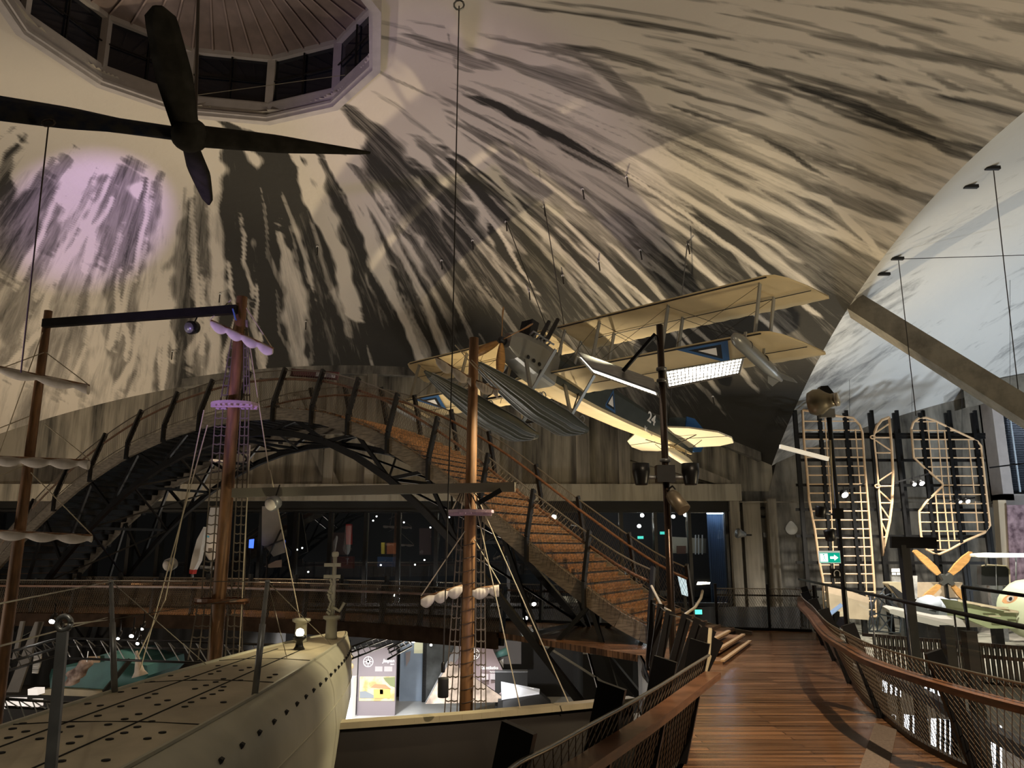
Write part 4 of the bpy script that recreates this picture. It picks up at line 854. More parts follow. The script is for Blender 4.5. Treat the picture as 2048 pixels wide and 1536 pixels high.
def shrouds(par, p0s, p1s, rungs, r=.013, rr=.014, rm=mat('net_rope', (.15, .125, .10), .8)):
    """p0s: upper ends, p1s: lower ends of the ropes of one net"""
    m_ = MB()
    for a_, b_ in zip(p0s, p1s): m_.tube([a_, b_], r, 4)
    for k in range(1, rungs):
        t = k/rungs; P = [lerp(a_, b_, t) for a_, b_ in zip(p0s, p1s)]
        Q = []
        for a_, b_ in zip(P, P[1:]): Q += [a_, a_.lerp(b_, .5)-Vector((0, 0, .02))]
        m_.tube(Q+[P[-1]], rr, 4)
    return m_.build('ratline_net', rm, par)
def crowsnest(par, c_, rad, m=purple_lit_wood):
    m_ = MB(); n = 24
    for z, r0, r1 in ((0, rad*.93, rad*1.0),):
        ro = [c_+Vector((r1*math.cos(a), r1*.8*math.sin(a), .05)) for a in [k*2*math.pi/n for k in range(n)]]; ri = [c_+Vector((r1*.82*math.cos(a), r1*.66*math.sin(a), .05)) for a in [k*2*math.pi/n for k in range(n)]]
        m_.grid([ro, [p-Vector((0, 0, .05)) for p in ro], [p-Vector((0, 0, .05)) for p in ri], ri, ro], True, False)
    for k in range(7): x = -rad*.72+k*rad*.24; yy = .66*math.sqrt(max(0, rad*rad-x*x)); m_.bar(c_+Vector((x, -yy, 0)), c_+Vector((x, yy, 0)), .05, .05)
    m_.bar(c_+Vector((-rad*.9, .12, -.02)), c_+Vector((rad*.9, .12, -.02)), .05, .05); m_.bar(c_+Vector((-rad*.9, -.12, -.02)), c_+Vector((rad*.9, -.12, -.02)), .05, .05)
    return m_.build('mast_top', m, par)
# mast near the centre
M3 = 13.4; b3, t3 = at(931, 1470, M3), at(948, 676, M3+.1)
m3 = mastpole('ship_mast', 'brown wooden mast rising from the dark ship right of the long cable', b3, t3, .115, .085)
crowsnest(m3, at(941, 1026, M3), .40); furled(m3, at(842, 1198, M3-.15), at(925, 1172, M3-.15), .13, 3); furled(m3, at(945, 1180, M3-.15), at(998, 1172, M3-.15), .13, 1.6)
furled(m3, at(872, 716, M3-.2), at(942, 758, M3-.15), .13, 2.2); furled(m3, at(952, 762, M3-.15), at(996, 782, M3-.15), .12, 1.3)
for k in range(14): y_ = 1090+k*26; MB().tube([at(936-1, y_, M3)+Vector((.12*math.cos(a), .12*math.sin(a), .03*math.cos(a))) for a in [j*math.pi/6 for j in range(13)]], .008, 4).build('rope_turn', darkrope, m3)
shrouds(m3, [at(x, 1032, M3+.1) for x in (918, 926, 930)], [at(x, 1425, M3) for x in (889, 901, 914)], 17)
shrouds(m3, [at(x, 1032, M3-.1) for x in (953, 962, 968)], [at(x, 1425, M3-.2) for x in (950, 962, 972)], 17)
for a_, b_ in (((946, 985), (1040, 1415)), ((950, 985), (1137, 1405)), ((930, 1062), (842, 1192)), ((948, 1078), (1000, 1168)), ((943, 720), (1000, 780)), ((955, 740), (910, 690))):
    MB().tube([at(*a_, M3-.05), at(*b_, 13.0 if b_[1] > 1400 else M3-.1)], .010, 5).build('stay', rope, m3)
for k in range(9): MB().tube([at(930+k*1.5-4, 975, M3), at(905+k*9, 1018, M3+(.25 if k % 2 else -.25))], .012, 4).build('futtock_rope', darkrope, m3)
# middle mast
M2 = 13.9; b2, t2 = at(428, 1330, M2+.2), at(484, 594, M2)
b2 = t2+(b2-t2)*((t2.z+4.88)/(t2.z-b2.z)); m2 = mastpole('ship_mast', 'middle brown mast with purple-lit top left of the arched bridge crown', b2, t2, .145, .10)
crowsnest(m2, at(469, 812, M2), .42); crowsnest(m2, at(445, 1202, M2+.1), .48, rustwood); furled(m2, at(422, 642, M2-.2), at(546, 698, M2-.2), .13, 4)
shrouds(m2, [at(x, 640, M2) for x in (470, 474, 478)], [at(x, 808, M2) for x in (440, 452, 462)], 9); shrouds(m2, [at(x, 640, M2) for x in (488, 492, 495)], [at(x, 808, M2) for x in (488, 494, 500)], 9)
shrouds(m2, [at(x, 818, M2) for x in (432, 446, 458)], [at(x, 1196, M2+.1) for x in (403, 420, 434)], 21); shrouds(m2, [at(x, 818, M2) for x in (482, 491, 498)], [at(x, 1196, M2+.1) for x in (462, 476, 488)], 21)
shrouds(m2, [at(x, 1206, M2+.1) for x in (396, 410, 425)], [at(x, 1320, M2) for x in (376, 396, 415)], 5); shrouds(m2, [at(x, 1206, M2+.1) for x in (458, 470, 485)], [at(x, 1320, M2) for x in (450, 466, 484)], 5)
for a_, b_, Y2 in (((490, 612), (546, 698), M2), ((492, 640), (538, 940), M2), ((408, 820), (330, 1200), M2-.3), ((330, 1200), (277, 1310), M2-.4), ((415, 850), (280, 1340), M2-.5), ((462, 600), (420, 640), M2), ((500, 890), (478, 1310), M2), ((540, 940), (600, 1240), M2+1)):
    MB().tube([at(*a_, M2), at(*b_, Y2)], .011, 5).build('stay', rope, m2)
MB().bar(at(466, 618, M2-.2), at(472, 640, M2-.2), .06, .02).build('blue_tape', mat('tape_blue', (.1, .2, .6), .5), m2)
# left mast
M1 = 14.6; b1, t1 = at(5, 1325, M1), at(97, 622, M1)
b1 = t1+(b1-t1)*((t1.z+4.88)/(t1.z-b1.z)); m1 = mastpole('ship_mast', 'leaning dark red-brown mast at the left edge with three furled sails', b1, t1, .145, .075)
furled(m1, at(-60, 722, M1-.2), at(178, 772, M1-.2), .13, 3.2, .6); furled(m1, at(-60, 912, M1-.2), at(178, 922, M1-.2), .13, 4.2, .5); furled(m1, at(-60, 1060, M1-.2), at(184, 1072, M1-.2), .12, 4, .4)
for a_, b_ in (((70, 970), (178, 920)), ((60, 832), (-10, 860)), ((88, 705), (-20, 745)), ((90, 848), (178, 918)), ((62, 945), (184, 1070)), ((50, 930), (-20, 960)), ((85, 665), (-10, 930)), ((92, 705), (178, 770))):
    if a_ == (70, 970): continue
    MB().tube([at(*a_, M1-.1), at(*b_, M1-.2)], .010, 5).build('stay', rope, m1)
# beams tying the masts
tag(MB().bar(at(88, 647, M1-.12), at(474, 619, M2-.12), .12, .16).build('support_beam', black), 'long black steel beam joining the tops of the two left masts', 'beam')
tag(MB().bar(at(466, 986, M2-.18), at(1030, 974, M3-.22), .10, .16).build('support_beam', mat('beam_steel', (.26, .24, .19), .4, .3)), 'long steel beam between the middle mast and the central mast, lit at its left end', 'beam')
tag(MB().bar(at(958, 1006, M3-.3), at(1002, 980, M3-.3), .08, .08).build('beam_brace', black), 'short black diagonal brace under the right end of the long beam', 'beam')
for (px, py, Y), nm in (((548, 1006, 13.4), 'pale round floodlight hanging under the lit end of the long mast beam'), ((342, 1128, 16), 'pale twin camera hanging above the cross walkway'), ((386, 655, 14), 'round dark floodlight under the top beam between the two left masts')):
    c0 = at(px, py, Y); t = thing('hanging_floodlight', nm, 'floodlight', c0); mm = steel if px != 386 else black
    MB().lathe([(.07, -.10), (.12, -.06), (.13, .08), (.10, .12)], c0, (-.25, -.9, -.3), 16).build('housing', mm, t); MB().lathe([(.10, .10), (.10, .125)], c0, (-.25, -.9, -.3), 16).build('lens', canvas if px != 386 else steel, t)
    MB().tube([c0+Vector((.02, 0, .1)), c0+Vector((.05, .1, .32))], .014, 5).build('bracket', black, t)

# ------------------------------------------------------------ light poles
def quad_slab(corners, th, m, name, par):
    c_ = [Vector(p) for p in corners]; n_ = (c_[1]-c_[0]).cross(c_[3]-c_[0]).normalized()*th
    return MB().prism(c_, n_).build(name, m, par)
def grille(c_, nu, nv, off, m, par):
    c_ = [Vector(p) for p in c_]; mb = MB()
    S = lambda u, v: c_[0].lerp(c_[1], u).lerp(c_[3].lerp(c_[2], u), v)+off
    for i in range(nu+1): mb.bar(S(i/nu, 0), S(i/nu, 1), .012, .012)
    for j in range(nv+1): mb.bar(S(0, j/nv), S(1, j/nv), .012, .014)
    return mb.build('grille', m, par)
X1 = at(1331, 935, 12).x; pole1 = thing('light_pole', 'tall dark pole in front of the biplane wing carrying two LED panels and speakers', 'lamp pole', (X1, 12, -4.8))
zt1 = at(1320, 650, 12).z
MB().tube([(X1, 12, -4.8), (X1, 12, zt1)], .055, 12).build('pole', mat('pole_bronze', (.06, .04, .03), .25, .8), pole1)
MB().bar(at(1311, 668, 12), at(1246, 742, 12.3), .05, .05).build('arm', black, pole1)
pc = [at(1330, 742, 11.8), at(1486, 715, 11.5), at(1478, 745, 11.2), at(1335, 773, 11.5)]
q = quad_slab(pc, .04, steel, 'led_panel_housing', pole1); off = Vector((0, -.02, -.012))
o = MB().add([p.lerp(sum(pc, Vector())/4, .04)+off for p in pc], [(0, 1, 2, 3)]).build('lens', ledon, q)
grille(pc, 20, 5, off*1.8, mat('grille_white', (.6, .6, .56), .3, .3), q)
pc = [at(1155, 713, 13.0), at(1306, 768, 12.3), at(1318, 794, 11.7), at(1185, 746, 12.2)]
q = quad_slab([p+Vector((0, 0, .06)) for p in pc], -.03, steel, 'led_panel_housing', pole1)
MB().add([p.lerp(sum(pc, Vector())/4, .05)+Vector((0, 0, .01)) for p in pc], [(0, 1, 2, 3)]).build('lens', mat('led_panel_dim', (1, .93, .8), .3, emit=1.2), q); grille(pc, 20, 4, Vector((0, 0, -.0)), MATS['grille_white'], q)
for z in (at(0, 925, 12).z, at(0, 742, 12).z, at(0, 765, 12).z): MB().lathe([(.06, 0), (.085, .01), (.085, .05), (.06, .06)], (X1, 12, z), (0, 0, 1), 12).build('collar', steel, pole1)
MB().box(at(1330, 948, 11.9), (.28, .2, .26)).build('junction_box', black, pole1)
for px in (1283, 1382):
    c0 = at(px, 970, 11.85); h = MB().lathe([(.09, 0), (.10, .02), (.135, .2), (.13, .33), (.11, .33)], c0, (0, 0, 1), 18).build('speaker_cup', black, pole1); MB().lathe([(.12, 0), (.12, .01)], c0+Vector((0, 0, .32)), (0, 0, 1), 18).build('rim', steel, h)
    MB().tube([c0+Vector((0, 0, .12)), at(1330, 955, 11.9)], .03, 8).build('arm', steel, pole1)
c0 = at(1340, 985, 11.8); d = at(1368, 1020, 11.6)-c0; MB().lathe([(.05, 0), (.09, .03), (.11, .1), (.11, d.length), (.09, d.length)], c0, d, 16).build('can_light', mat('can_tan', (.16, .13, .09), .4, .5), pole1)
MB().tube([at(1337, 978, 11.9), at(1345, 972, 11.85), at(1350, 978, 11.8), at(1348, 990, 11.8)], .015, 6).build('bracket', black, pole1)
X2 = at(1675, 1030, 14).x; pole2 = thing('light_pole', 'thin dark pole with a horn loudspeaker on top in front of the wing skeletons', 'lamp pole', (X2, 14, -1.65))
MB().tube([(X2, 14, -1.65), (X2, 14, at(0, 826, 14).z)], .045, 10).build('pole', black, pole2)
tz = at(0, 805, 14).z; c0 = Vector((X2-.22, 14, tz))
hm = MB(); ax_ = (.80, -.55, .05); hm.lathe([(.06, -.14), (.20, -.12), (.245, -.02), (.24, .1), (.16, .2), (.12, .27), (.12, .33)], c0, ax_, 24); hm.build('horn_body', mat('horn_metal', (.30, .27, .2), .35, .7), pole2)
hb = MB(); hb.lathe([(.10, .33), (.125, .34), (.125, .40), (.10, .41)], c0, ax_, 20); hb.build('horn_lens', mat('lens_grey', (.55, .52, .45), .2, .4), pole2)
MB().box((X2-.04, 14, at(0, 827, 14).z), (.26, .14, .16)).build('yoke', steel, pole2)
m_ = MB(); m_.prism([at(1636, 785, 14), at(1642, 772, 14), at(1656, 771, 14), at(1668, 786, 14), at(1664, 793, 14)], (0, .15, 0)); m_.build('cable_bundle', black, pole2)
MB().bar(at(1560, 893, 13.6), at(1656, 918, 13.9), .05, .07).build('light_bar', mat('bar_lit', (.8, .74, .6), .3, emit=.5), pole2)
MB().tube([at(1660, 880, 13.9), at(1666, 1008, 13.95)], .018, 6).build('conduit', gunw, pole2)
for px, py, sgn in ((1640, 1035, 1), (1662, 1082, -1)):
    c0 = at(px, py, 13.8); m_ = MB(); m_.lathe([(.06, 0), (.085, .02), (.10, .18), (.09, .2)], c0, (.15*sgn, -.1, 1), 14); h = m_.build('spot_can', black, pole2); MB().tube([c0+Vector((0, 0, .08)), (X2, 14, c0.z+.05)], .018, 6).build('arm', steel, h)
MB().box((X2-.02, 13.92, at(0, 1027, 13.9).z), (.16, .1, .18)).build('junction_box', black, pole2)
# exit sign
es = thing('exit_sign', 'green emergency exit sign with white arrow hanging beside the thin pole', 'sign', at(1659, 1114, 13.6))
w_ = .36; c0 = at(1659, 1114, 13.6); MB().box(c0, (w_, .04, .21)).build('housing', mat('sign_white', (.8, .85, .8), .4, emit=.25), es)
MB().box(c0+Vector((0, -.022, -.01)), (w_*.96, .004, .165)).build('face', mat('sign_green', (.0, .36, .25), .4, emit=.7), es)
wm = mat('sign_symbol', (.9, 1, .95), .4, emit=1.0)
A = lambda x, z: c0+Vector((x, -.026, z-.01))
MB().prism([A(-.0, -.02), A(.07, -.02), A(.07, -.05), A(.14, 0), A(.07, .05), A(.07, .02), A(0, .02)], (0, -.003, 0)).build('arrow', wm, es)
m_ = MB(); m_.prism([A(-.17, -.07), A(-.04, -.07), A(-.04, .07), A(-.17, .07)], (0, -.002, 0)); pn = m_.build('door_symbol', wm, es)
gs = MATS['sign_green']; m_ = MB(); B_ = lambda x, z: A(x, z)+Vector((0, -.003, 0))
m_.bar(B_(-.11, .03), B_(-.10, -.01), .02, .004); m_.bar(B_(-.10, -.01), B_(-.13, -.05), .012, .004); m_.bar(B_(-.10, -.01), B_(-.075, -.05), .012, .004); m_.bar(B_(-.11, .025), B_(-.08, .0), .010, .004); m_.lathe([(.012, 0), (.012, .004)], B_(-.11, .05), (0, -1, 0), 10); m_.build('running_figure', gs, pn)
MB().tube([c0+Vector((.02, 0, -.1)), c0+Vector((.02, 0, -.2))], .012, 6).build('stem', steel, es)
hp = thing('headphone_sign', 'small black sign with white headphone symbol below the exit sign', 'sign', at(1673, 1147, 13.6)); c1 = at(1673, 1147, 13.6)
MB().box(c1, (.17, .03, .16)).build('plate', black, hp)
m_ = MB(); m_.tube([c1+Vector((.05*math.cos(a), -.02, .0+.055*math.sin(a))) for a in [k*math.pi/8 for k in range(9)]], .006, 5); m_.tube([c1+Vector((-.05, -.02, 0)), c1+Vector((-.045, -.02, -.045))], .011, 6); m_.tube([c1+Vector((.05, -.02, 0)), c1+Vector((.045, -.02, -.045))], .011, 6); m_.build('headphone_symbol', white, hp)
# sign post of the gallery
X3 = at(1817, 1190, 12.5).x; sp3 = thing('sign_post', 'thick black post with wide black plate on top before the tube frame', 'post', (X3, 12.5, -1.65))
MB().bar((X3, 12.5, -1.65), (X3, 12.5, at(0, 1090, 12.5).z), .13, .13).build('post', blackm, sp3)
MB().prism([at(1783, 1073, 12.5), at(1873, 1075, 12.3), at(1875, 1097, 12.3), at(1783, 1096, 12.5)], (0, .06, 0)).build('plate', blackm, sp3)
for (px, pt, pb, Y), lab in (((1893, 1251, 1400, 12.0), 'short thick black post behind the right railing, left of the two'), ((1937, 1262, 1440, 10.5), 'short thick black post behind the right railing, right of the two')):
    p = at(px, pt, Y); tag(MB().bar((p.x, Y, -2.4), p, .14, .14).build('bollard_post', blackm), lab, 'post')
# glass balustrade
bal = thing('glass_balustrade', 'dark handrail with glass panes running right above the gallery', 'balustrade', (6.6, 14, 0))
g0, g1 = at(1598, 1158, 20.2), at(2048, 1254, 8.1); g1 = g1+(g1-g0)*.08
MB().tube([g0, g1], .028, 8).build('handrail', black, bal)
for k in range(7): p = g0.lerp(g1, (k+.5)/7); MB().tube([p, (p.x, p.y, -.05)], .012, 6).build('rod', steel, bal)
clear = bpy.data.materials.new('clear_glass'); clear.use_nodes = True; nt = clear.node_tree; nt.nodes.clear()
o_ = nt.nodes.new('ShaderNodeOutputMaterial'); mx = nt.nodes.new('ShaderNodeMixShader'); tr = nt.nodes.new('ShaderNodeBsdfTransparent'); gl = nt.nodes.new('ShaderNodeBsdfGlossy')
gl.inputs['Roughness'].default_value = .02; tr.inputs['Color'].default_value = (.93, .95, .94, 1); mx.inputs[0].default_value = .05; nt.links.new(tr.outputs[0], mx.inputs[1]); nt.links.new(gl.outputs[0], mx.inputs[2]); nt.links.new(mx.outputs[0], o_.inputs[0])
for k in range(6):
    a_, b_ = g0.lerp(g1, (k+.53)/7), g0.lerp(g1, (k+1.47)/7); m_ = MB(); m_.bar(Vector((a_.x, a_.y, .48)), Vector((b_.x, b_.y, .48)), .012, .95); m_.build('pane', clear, bal)
m_ = MB(); m_.bar(Vector((g0.x, g0.y, -.12)), Vector((g1.x, g1.y, -.12)), .14, .14); m_.build('base_rail', black, bal)
g2, g3 = at(1925, 1173, 13.5), at(2060, 1193, 12); r2 = thing('glass_balustrade', 'short dark handrail at the right edge beside the green aircraft', 'balustrade', (g2.x, g2.y, -1.65))
MB().tube([g2, g3], .03, 8).build('handrail', black, r2); MB().tube([g2, (g2.x+.05, g2.y, -1.65)], .03, 8).build('post', black, r2)
# slatted railing of the gallery edge
sr = thing('slatted_railing', 'dark railing of vertical slats along the gallery edge at the right', 'railing', (11.5, 21, -1.65))
e0, e1 = atz(1725, 1269, -.65), atz(2060, 1297, -.65); e1 = e1+(e1-e0)*.3
for z in (-.65, -.95): MB().bar(Vector((e0.x, e0.y, z)), Vector((e1.x, e1.y, z)), .07, .09).build('rail', mat('dark_rail_wood', (.06, .03, .018), .4), sr)
MB().bar(Vector((e0.x, e0.y, -1.62)), Vector((e1.x, e1.y, -1.62)), .06, .06).build('rail', black, sr)
for k in range(42): p = e0.lerp(e1, .06+.94*k/41); m_ = MB(); m_.bar((p.x, p.y, -1.63), (p.x, p.y, -.62), .085, .05); m_.build('slat', black, sr)
# lower dark basin; glowing slatted panels stand in for reflections in it
bas = mat('dark_gloss', (.010, .011, .012), .08)
mb = MB(); mb.box((10.5, 9.8, -2.45), (13, 12, .1)); struct(mb.build('floor', bas), 'dark glossy lower floor right of the walkway')
lit = mat('reflection_glow', (.9, .95, 1), .4, emit=1.6)
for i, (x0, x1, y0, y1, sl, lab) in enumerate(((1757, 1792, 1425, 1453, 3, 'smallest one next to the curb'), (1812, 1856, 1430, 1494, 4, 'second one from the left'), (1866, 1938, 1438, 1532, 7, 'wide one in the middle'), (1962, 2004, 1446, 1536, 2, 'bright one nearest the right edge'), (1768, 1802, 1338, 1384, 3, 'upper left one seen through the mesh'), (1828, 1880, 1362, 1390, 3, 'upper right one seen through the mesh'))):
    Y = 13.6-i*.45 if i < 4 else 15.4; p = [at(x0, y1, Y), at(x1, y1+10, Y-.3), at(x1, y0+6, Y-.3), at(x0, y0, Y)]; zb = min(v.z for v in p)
    t = thing('reflection_panel', 'white glowing slatted panel standing in for a reflection below the right railing, '+lab, 'reflection panel', (p[0].x, Y, zb), 'glowing panels standing in for reflections')
    MB().prism(p, (0, .06, 0)).build('reflection_face', lit, t); S = lambda u, v: p[0].lerp(p[1], u).lerp(p[3].lerp(p[2], u), v)+Vector((0, -.04, 0))
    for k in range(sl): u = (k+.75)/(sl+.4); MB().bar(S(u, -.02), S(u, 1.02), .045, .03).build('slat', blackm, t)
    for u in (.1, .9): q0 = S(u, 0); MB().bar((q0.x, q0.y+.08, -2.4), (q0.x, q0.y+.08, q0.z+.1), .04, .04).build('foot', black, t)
# tablet desk by the walkway
td = thing('info_desk', 'slanted info screen on a black stand at the far end of the right railing', 'info stand', (6.9, 16.2, -.1))
MB().prism([at(1655, 1228, 15.2), at(1662, 1232, 15), at(1685, 1214, 15.0), at(1680, 1209, 15.2)], (0, -.03, .03)).build('screen', mat('screen_blue', (.35, .5, .7), .3, emit=.35), td)
MB().bar(at(1672, 1222, 15.2), at(1672, 1262, 15.2), .1, .1).build('stand', black, td); MB().bar(at(1680, 1240, 14.8), at(1704, 1262, 14.6), .12, .16).build('stand_arm', blackm, td)

# ------------------------------------------------------------ gallery wall exhibits
RY = 33.6
rack = thing('display_rack', 'black steel rack of upright and level bars holding the wing skeletons', 'rack', (at(1780, 1200, RY).x, RY, -1.65))
for k, px in enumerate((1588, 1596, 1637, 1645, 1688, 1699, 1738, 1750, 1787, 1801, 1839, 1854, 1891, 1907, 1943, 1959)):
    x = at(px, 822, RY).x; zt_ = at(0, 826 if k % 2 == 0 else 818, RY).z; MB().bar((x, RY+(.35 if k % 2 else 0), -1.65), (x, RY+(.35 if k % 2 else 0), zt_), .13, .13).build('upright', black, rack)
for py in (868, 874, 920, 970, 1019, 1072, 1125, 1178): MB().bar(at(1592, py, RY+.15), at(1970, py+1, RY+.15), .08, .12).build('crossbar', black, rack)
C8 = lambda x, y, Y=RY-.02: at(1540+x/3.8406, 780+y/3.8406, Y)
def skeleton(label, outline, ribs_, spars, r=.055, closed=True, group=None):
    t = thing('wing_skeleton', label, 'wing frame', C8(*outline[0])); P = [C8(*p) for p in outline]
    MB().tube(P+([P[0]] if closed else []), r, 6).build('outline', sailframe, t)
    for a_, b_ in ribs_: MB().tube([C8(*a_), C8(*b_)], r*.55, 5).build('rib', sailframe, t)
    for s_ in spars: MB().tube([C8(*p) for p in s_], r*.6, 5).build('spar', sailframe, t)
    return t
def xl(pts, y): return float(np.interp(y, [p[1] for p in pts], [p[0] for p in pts]))
Lf = [(250, 155), (262, 400), (285, 640), (300, 850), (345, 1080), (375, 1300), (405, 1450), (420, 1740)]; Rt = [(640, 215), (690, 270), (710, 330), (725, 560), (750, 850), (775, 1150), (800, 1480), (818, 1740)]
skeleton('tall pale wooden wing skeleton, leftmost and longest on the rack', [(250, 155), (330, 165), (400, 185), (520, 200), (600, 210)]+Rt+Lf[::-1], [((xl(Lf, y), y), (xl(Rt, y), y)) for y in range(240, 1700, 69)], [[(420, 190), (470, 900), (505, 1700)], [(655, 300), (690, 720), (720, 1150), (750, 1700)]])
skeleton('narrow pale aileron skeleton with zigzag ribs in the middle of the rack', [(915, 210), (860, 230), (820, 280), (795, 350), (800, 420), (815, 560), (830, 740), (848, 960), (868, 1275), (895, 1120), (920, 1000), (937, 860), (945, 640), (935, 450)], [((800, 335), (915, 258)), ((800, 365), (930, 365)), ((810, 385), (935, 470)), ((815, 482), (938, 482)), ((835, 700), (938, 632)), ((830, 740), (942, 738)), ((835, 770), (935, 862)), ((845, 868), (935, 868)), ((850, 890), (918, 990)), ((857, 996), (918, 996)), ((860, 1020), (900, 1110)), ((862, 1130), (893, 1130))], [], .065)
for q_ in ((790, 362), (825, 738)):
    c0 = C8(*q_, RY-.16); tag(MB().tube([c0+Vector((.11*math.cos(a), 0, .07*math.sin(a))) for a in [k*math.pi/6 for k in range(13)]], .03, 5).build('hinge_loop', sailframe), 'small pale loop on the %s of the narrow aileron skeleton' % ('upper left edge' if q_[1] < 500 else 'middle left edge'), 'loop')
OL = [(1085, 300), (1100, 250), (1140, 218), (1200, 212), (1260, 232), (1410, 305), (1590, 390), (1622, 430), (1640, 600), (1660, 780), (1690, 1040), (1650, 1095), (1500, 1160), (1385, 1225), (1300, 1262), (1250, 1252), (1200, 1225), (1160, 1120), (1150, 1010), (1147, 930), (1200, 860), (1325, 740), (1325, 718), (1180, 590), (1104, 520)]
LL_ = [(1120, 243), (1088, 312), (1092, 450), (1104, 520), (1180, 590), (1260, 660), (1325, 730), (1270, 800), (1190, 872), (1147, 942), (1150, 1015), (1158, 1085), (1180, 1158), (1210, 1228)]; RR_ = [(1285, 243), (1425, 312), (1570, 380), (1628, 450), (1632, 520), (1638, 590), (1648, 660), (1655, 730), (1662, 802), (1670, 872), (1680, 942), (1688, 1015), (1665, 1085), (1505, 1158), (1380, 1228)]
skeleton('wide pale tail skeleton with notched left side, rightmost on the rack', OL, [((xl(LL_, y), y), (xl(RR_, y), y)) for y in (243, 312, 380, 450, 520, 590, 660, 730, 802, 872, 942, 1015, 1085, 1158, 1228)], [[(1282, 240), (1325, 730), (1380, 1225)], [(1340, 312), (1380, 780), (1420, 1150)], [(1525, 385), (1568, 792)], [(1575, 855), (1597, 1085)], [(1272, 802), (1310, 1220)], [(1210, 235), (1250, 660)]], .052)
# wooden propeller on display
C4 = lambda x, y, Y: at(1700+x/5.12, 1050+y/5.12, Y)
pr = thing('wooden_propeller', 'yellow laminated four-bladed wooden propeller in front of the rack', 'propeller', C4(975, 560, 32.2))
for k, pl in enumerate(([(635, 275), (645, 256), (672, 254), (780, 330), (880, 425), (920, 490), (880, 515), (800, 450), (700, 350)], [(1212, 270), (1238, 275), (1240, 295), (1200, 380), (1120, 460), (1045, 515), (1000, 480), (1060, 400), (1140, 320)], [(920, 615), (918, 640), (820, 740), (720, 800), (700, 790), (760, 700), (880, 605)], [(1045, 600), (1120, 660), (1160, 705), (1175, 780), (1140, 770), (1090, 720), (1030, 640)])):
    m_ = MB(); m_.prism([C4(x, y, 32.2) for x, y in pl], (0, -.10, 0)); m_.build('blade', propwood, pr)
MB().prism([C4(x, y, 32.22) for x, y in ((900, 510), (935, 500), (960, 520), (1000, 490), (1030, 520), (1020, 560), (1050, 600), (1020, 620), (975, 590), (930, 620), (905, 595), (930, 560))], (0, -.2, 0)).build('hub', mat('hub_dark', (.05, .05, .045), .5), pr)
MB().bar(C4(975, 560, 32.3), C4(975, 560, 32.3)*1+Vector((0, 0, -2.6)), .12, .12).build('stand', black, pr)
wp = thing('display_airfoil', 'white narrow airfoil above the black display case at the right edge', 'airfoil', C4(1500, 310, 30)); MB().prism([C4(x, y, 30) for x, y in ((1280, 305), (1300, 292), (1450, 284), (1800, 290), (1800, 330), (1450, 335), (1310, 330), (1285, 322))], (0, .35, 0)).build('blade', mat('airfoil_white', (.85, .85, .8), .4), wp)
MB().tube([C4(1390, 335, 30.2), C4(1390, 420, 30.6)], .03, 6).build('support', steel, wp); MB().tube([C4(1700, 335, 30.2), C4(1700, 650, 30.6)], .03, 6).build('support', steel, wp)
dc = thing('display_case', 'black display panel with pale frame under the white airfoil', 'display case', C4(1480, 620, 31)); MB().prism([C4(x, y, 31) for x, y in ((1345, 420), (1600, 420), (1630, 450), (1635, 620), (1345, 615))], (0, .3, 0)).build('panel', blackm, dc)
MB().tube([C4(x, y, 30.9) for x, y in ((1345, 418), (1400, 408), (1600, 418), (1632, 455), (1640, 620))], .03, 5).build('frame', gunw, dc); MB().bar(C4(1480, 620, 31.1), Vector((C4(1480, 620, 31.1).x, 31.1, -1.65)), .5, .2).build('stand', steel, dc)
MB().tube([C4(1495, 400, 30.85), C4(1500, 640, 30.85)], .015, 5).build('rod', steel, dc)
mu_ = thing('wall_picture', 'purplish-pink pictorial banner on the wall at the right edge', 'picture', at(2035, 1170, 36)); MB().prism([at(2014, 1010, 36), at(2100, 1010, 36), at(2100, 1172, 36), at(2022, 1172, 36)], (0, .06, 0)).build('print', mat('banner_print', (.46, .32, .36), .8, noise=.6, scale=3, col2=(.12, .07, .09)), mu_)
MB().prism([at(1996, 1000, 36.2), at(2012, 1000, 36.2), at(2022, 1172, 36.2), at(2008, 1172, 36.2)], (0, .4, 0)).build('side_panel', mat('cream_panel', (.62, .52, .38), .6), mu_)
# tube fuselage frame
tf = thing('tube_frame', 'open dark steel tube frame with rounded front standing on the gallery floor', 'frame', C4(350, 1100, 31)); dtube = mat('tube_steel', (.05, .06, .07), .4, .7)
for dY, nm in ((0, 'hoop'), (1.1, 'hoop')):
    o5 = 85 if dY else 0
    m_ = MB(); m_.tube([C4(x+o5, y, 30.6+dY) for x, y in ((195, 1085), (200, 990), (215, 900), (240, 800), (275, 725), (330, 700), (420, 790), (520, 870))], .035, 6); m_.build(nm, dtube, tf)
for a_, b_ in (((195, 1085), (510, 1105)), ((215, 895), (520, 960)), ((195, 1085), (290, 930)), ((290, 1090), (215, 900)), ((290, 1090), (420, 950)), ((430, 1100), (300, 920)), ((510, 1105), (525, 960)), ((420, 1100), (440, 700)), ((270, 725), (520, 960)), ((330, 700), (450, 850)), ((520, 870), (380, 850)), ((300, 720), (360, 640)), ((440, 700), (560, 860))):
    MB().tube([C4(*a_, 30.8), C4(*b_, 31.2)], .028, 5).build('tube', dtube, tf)
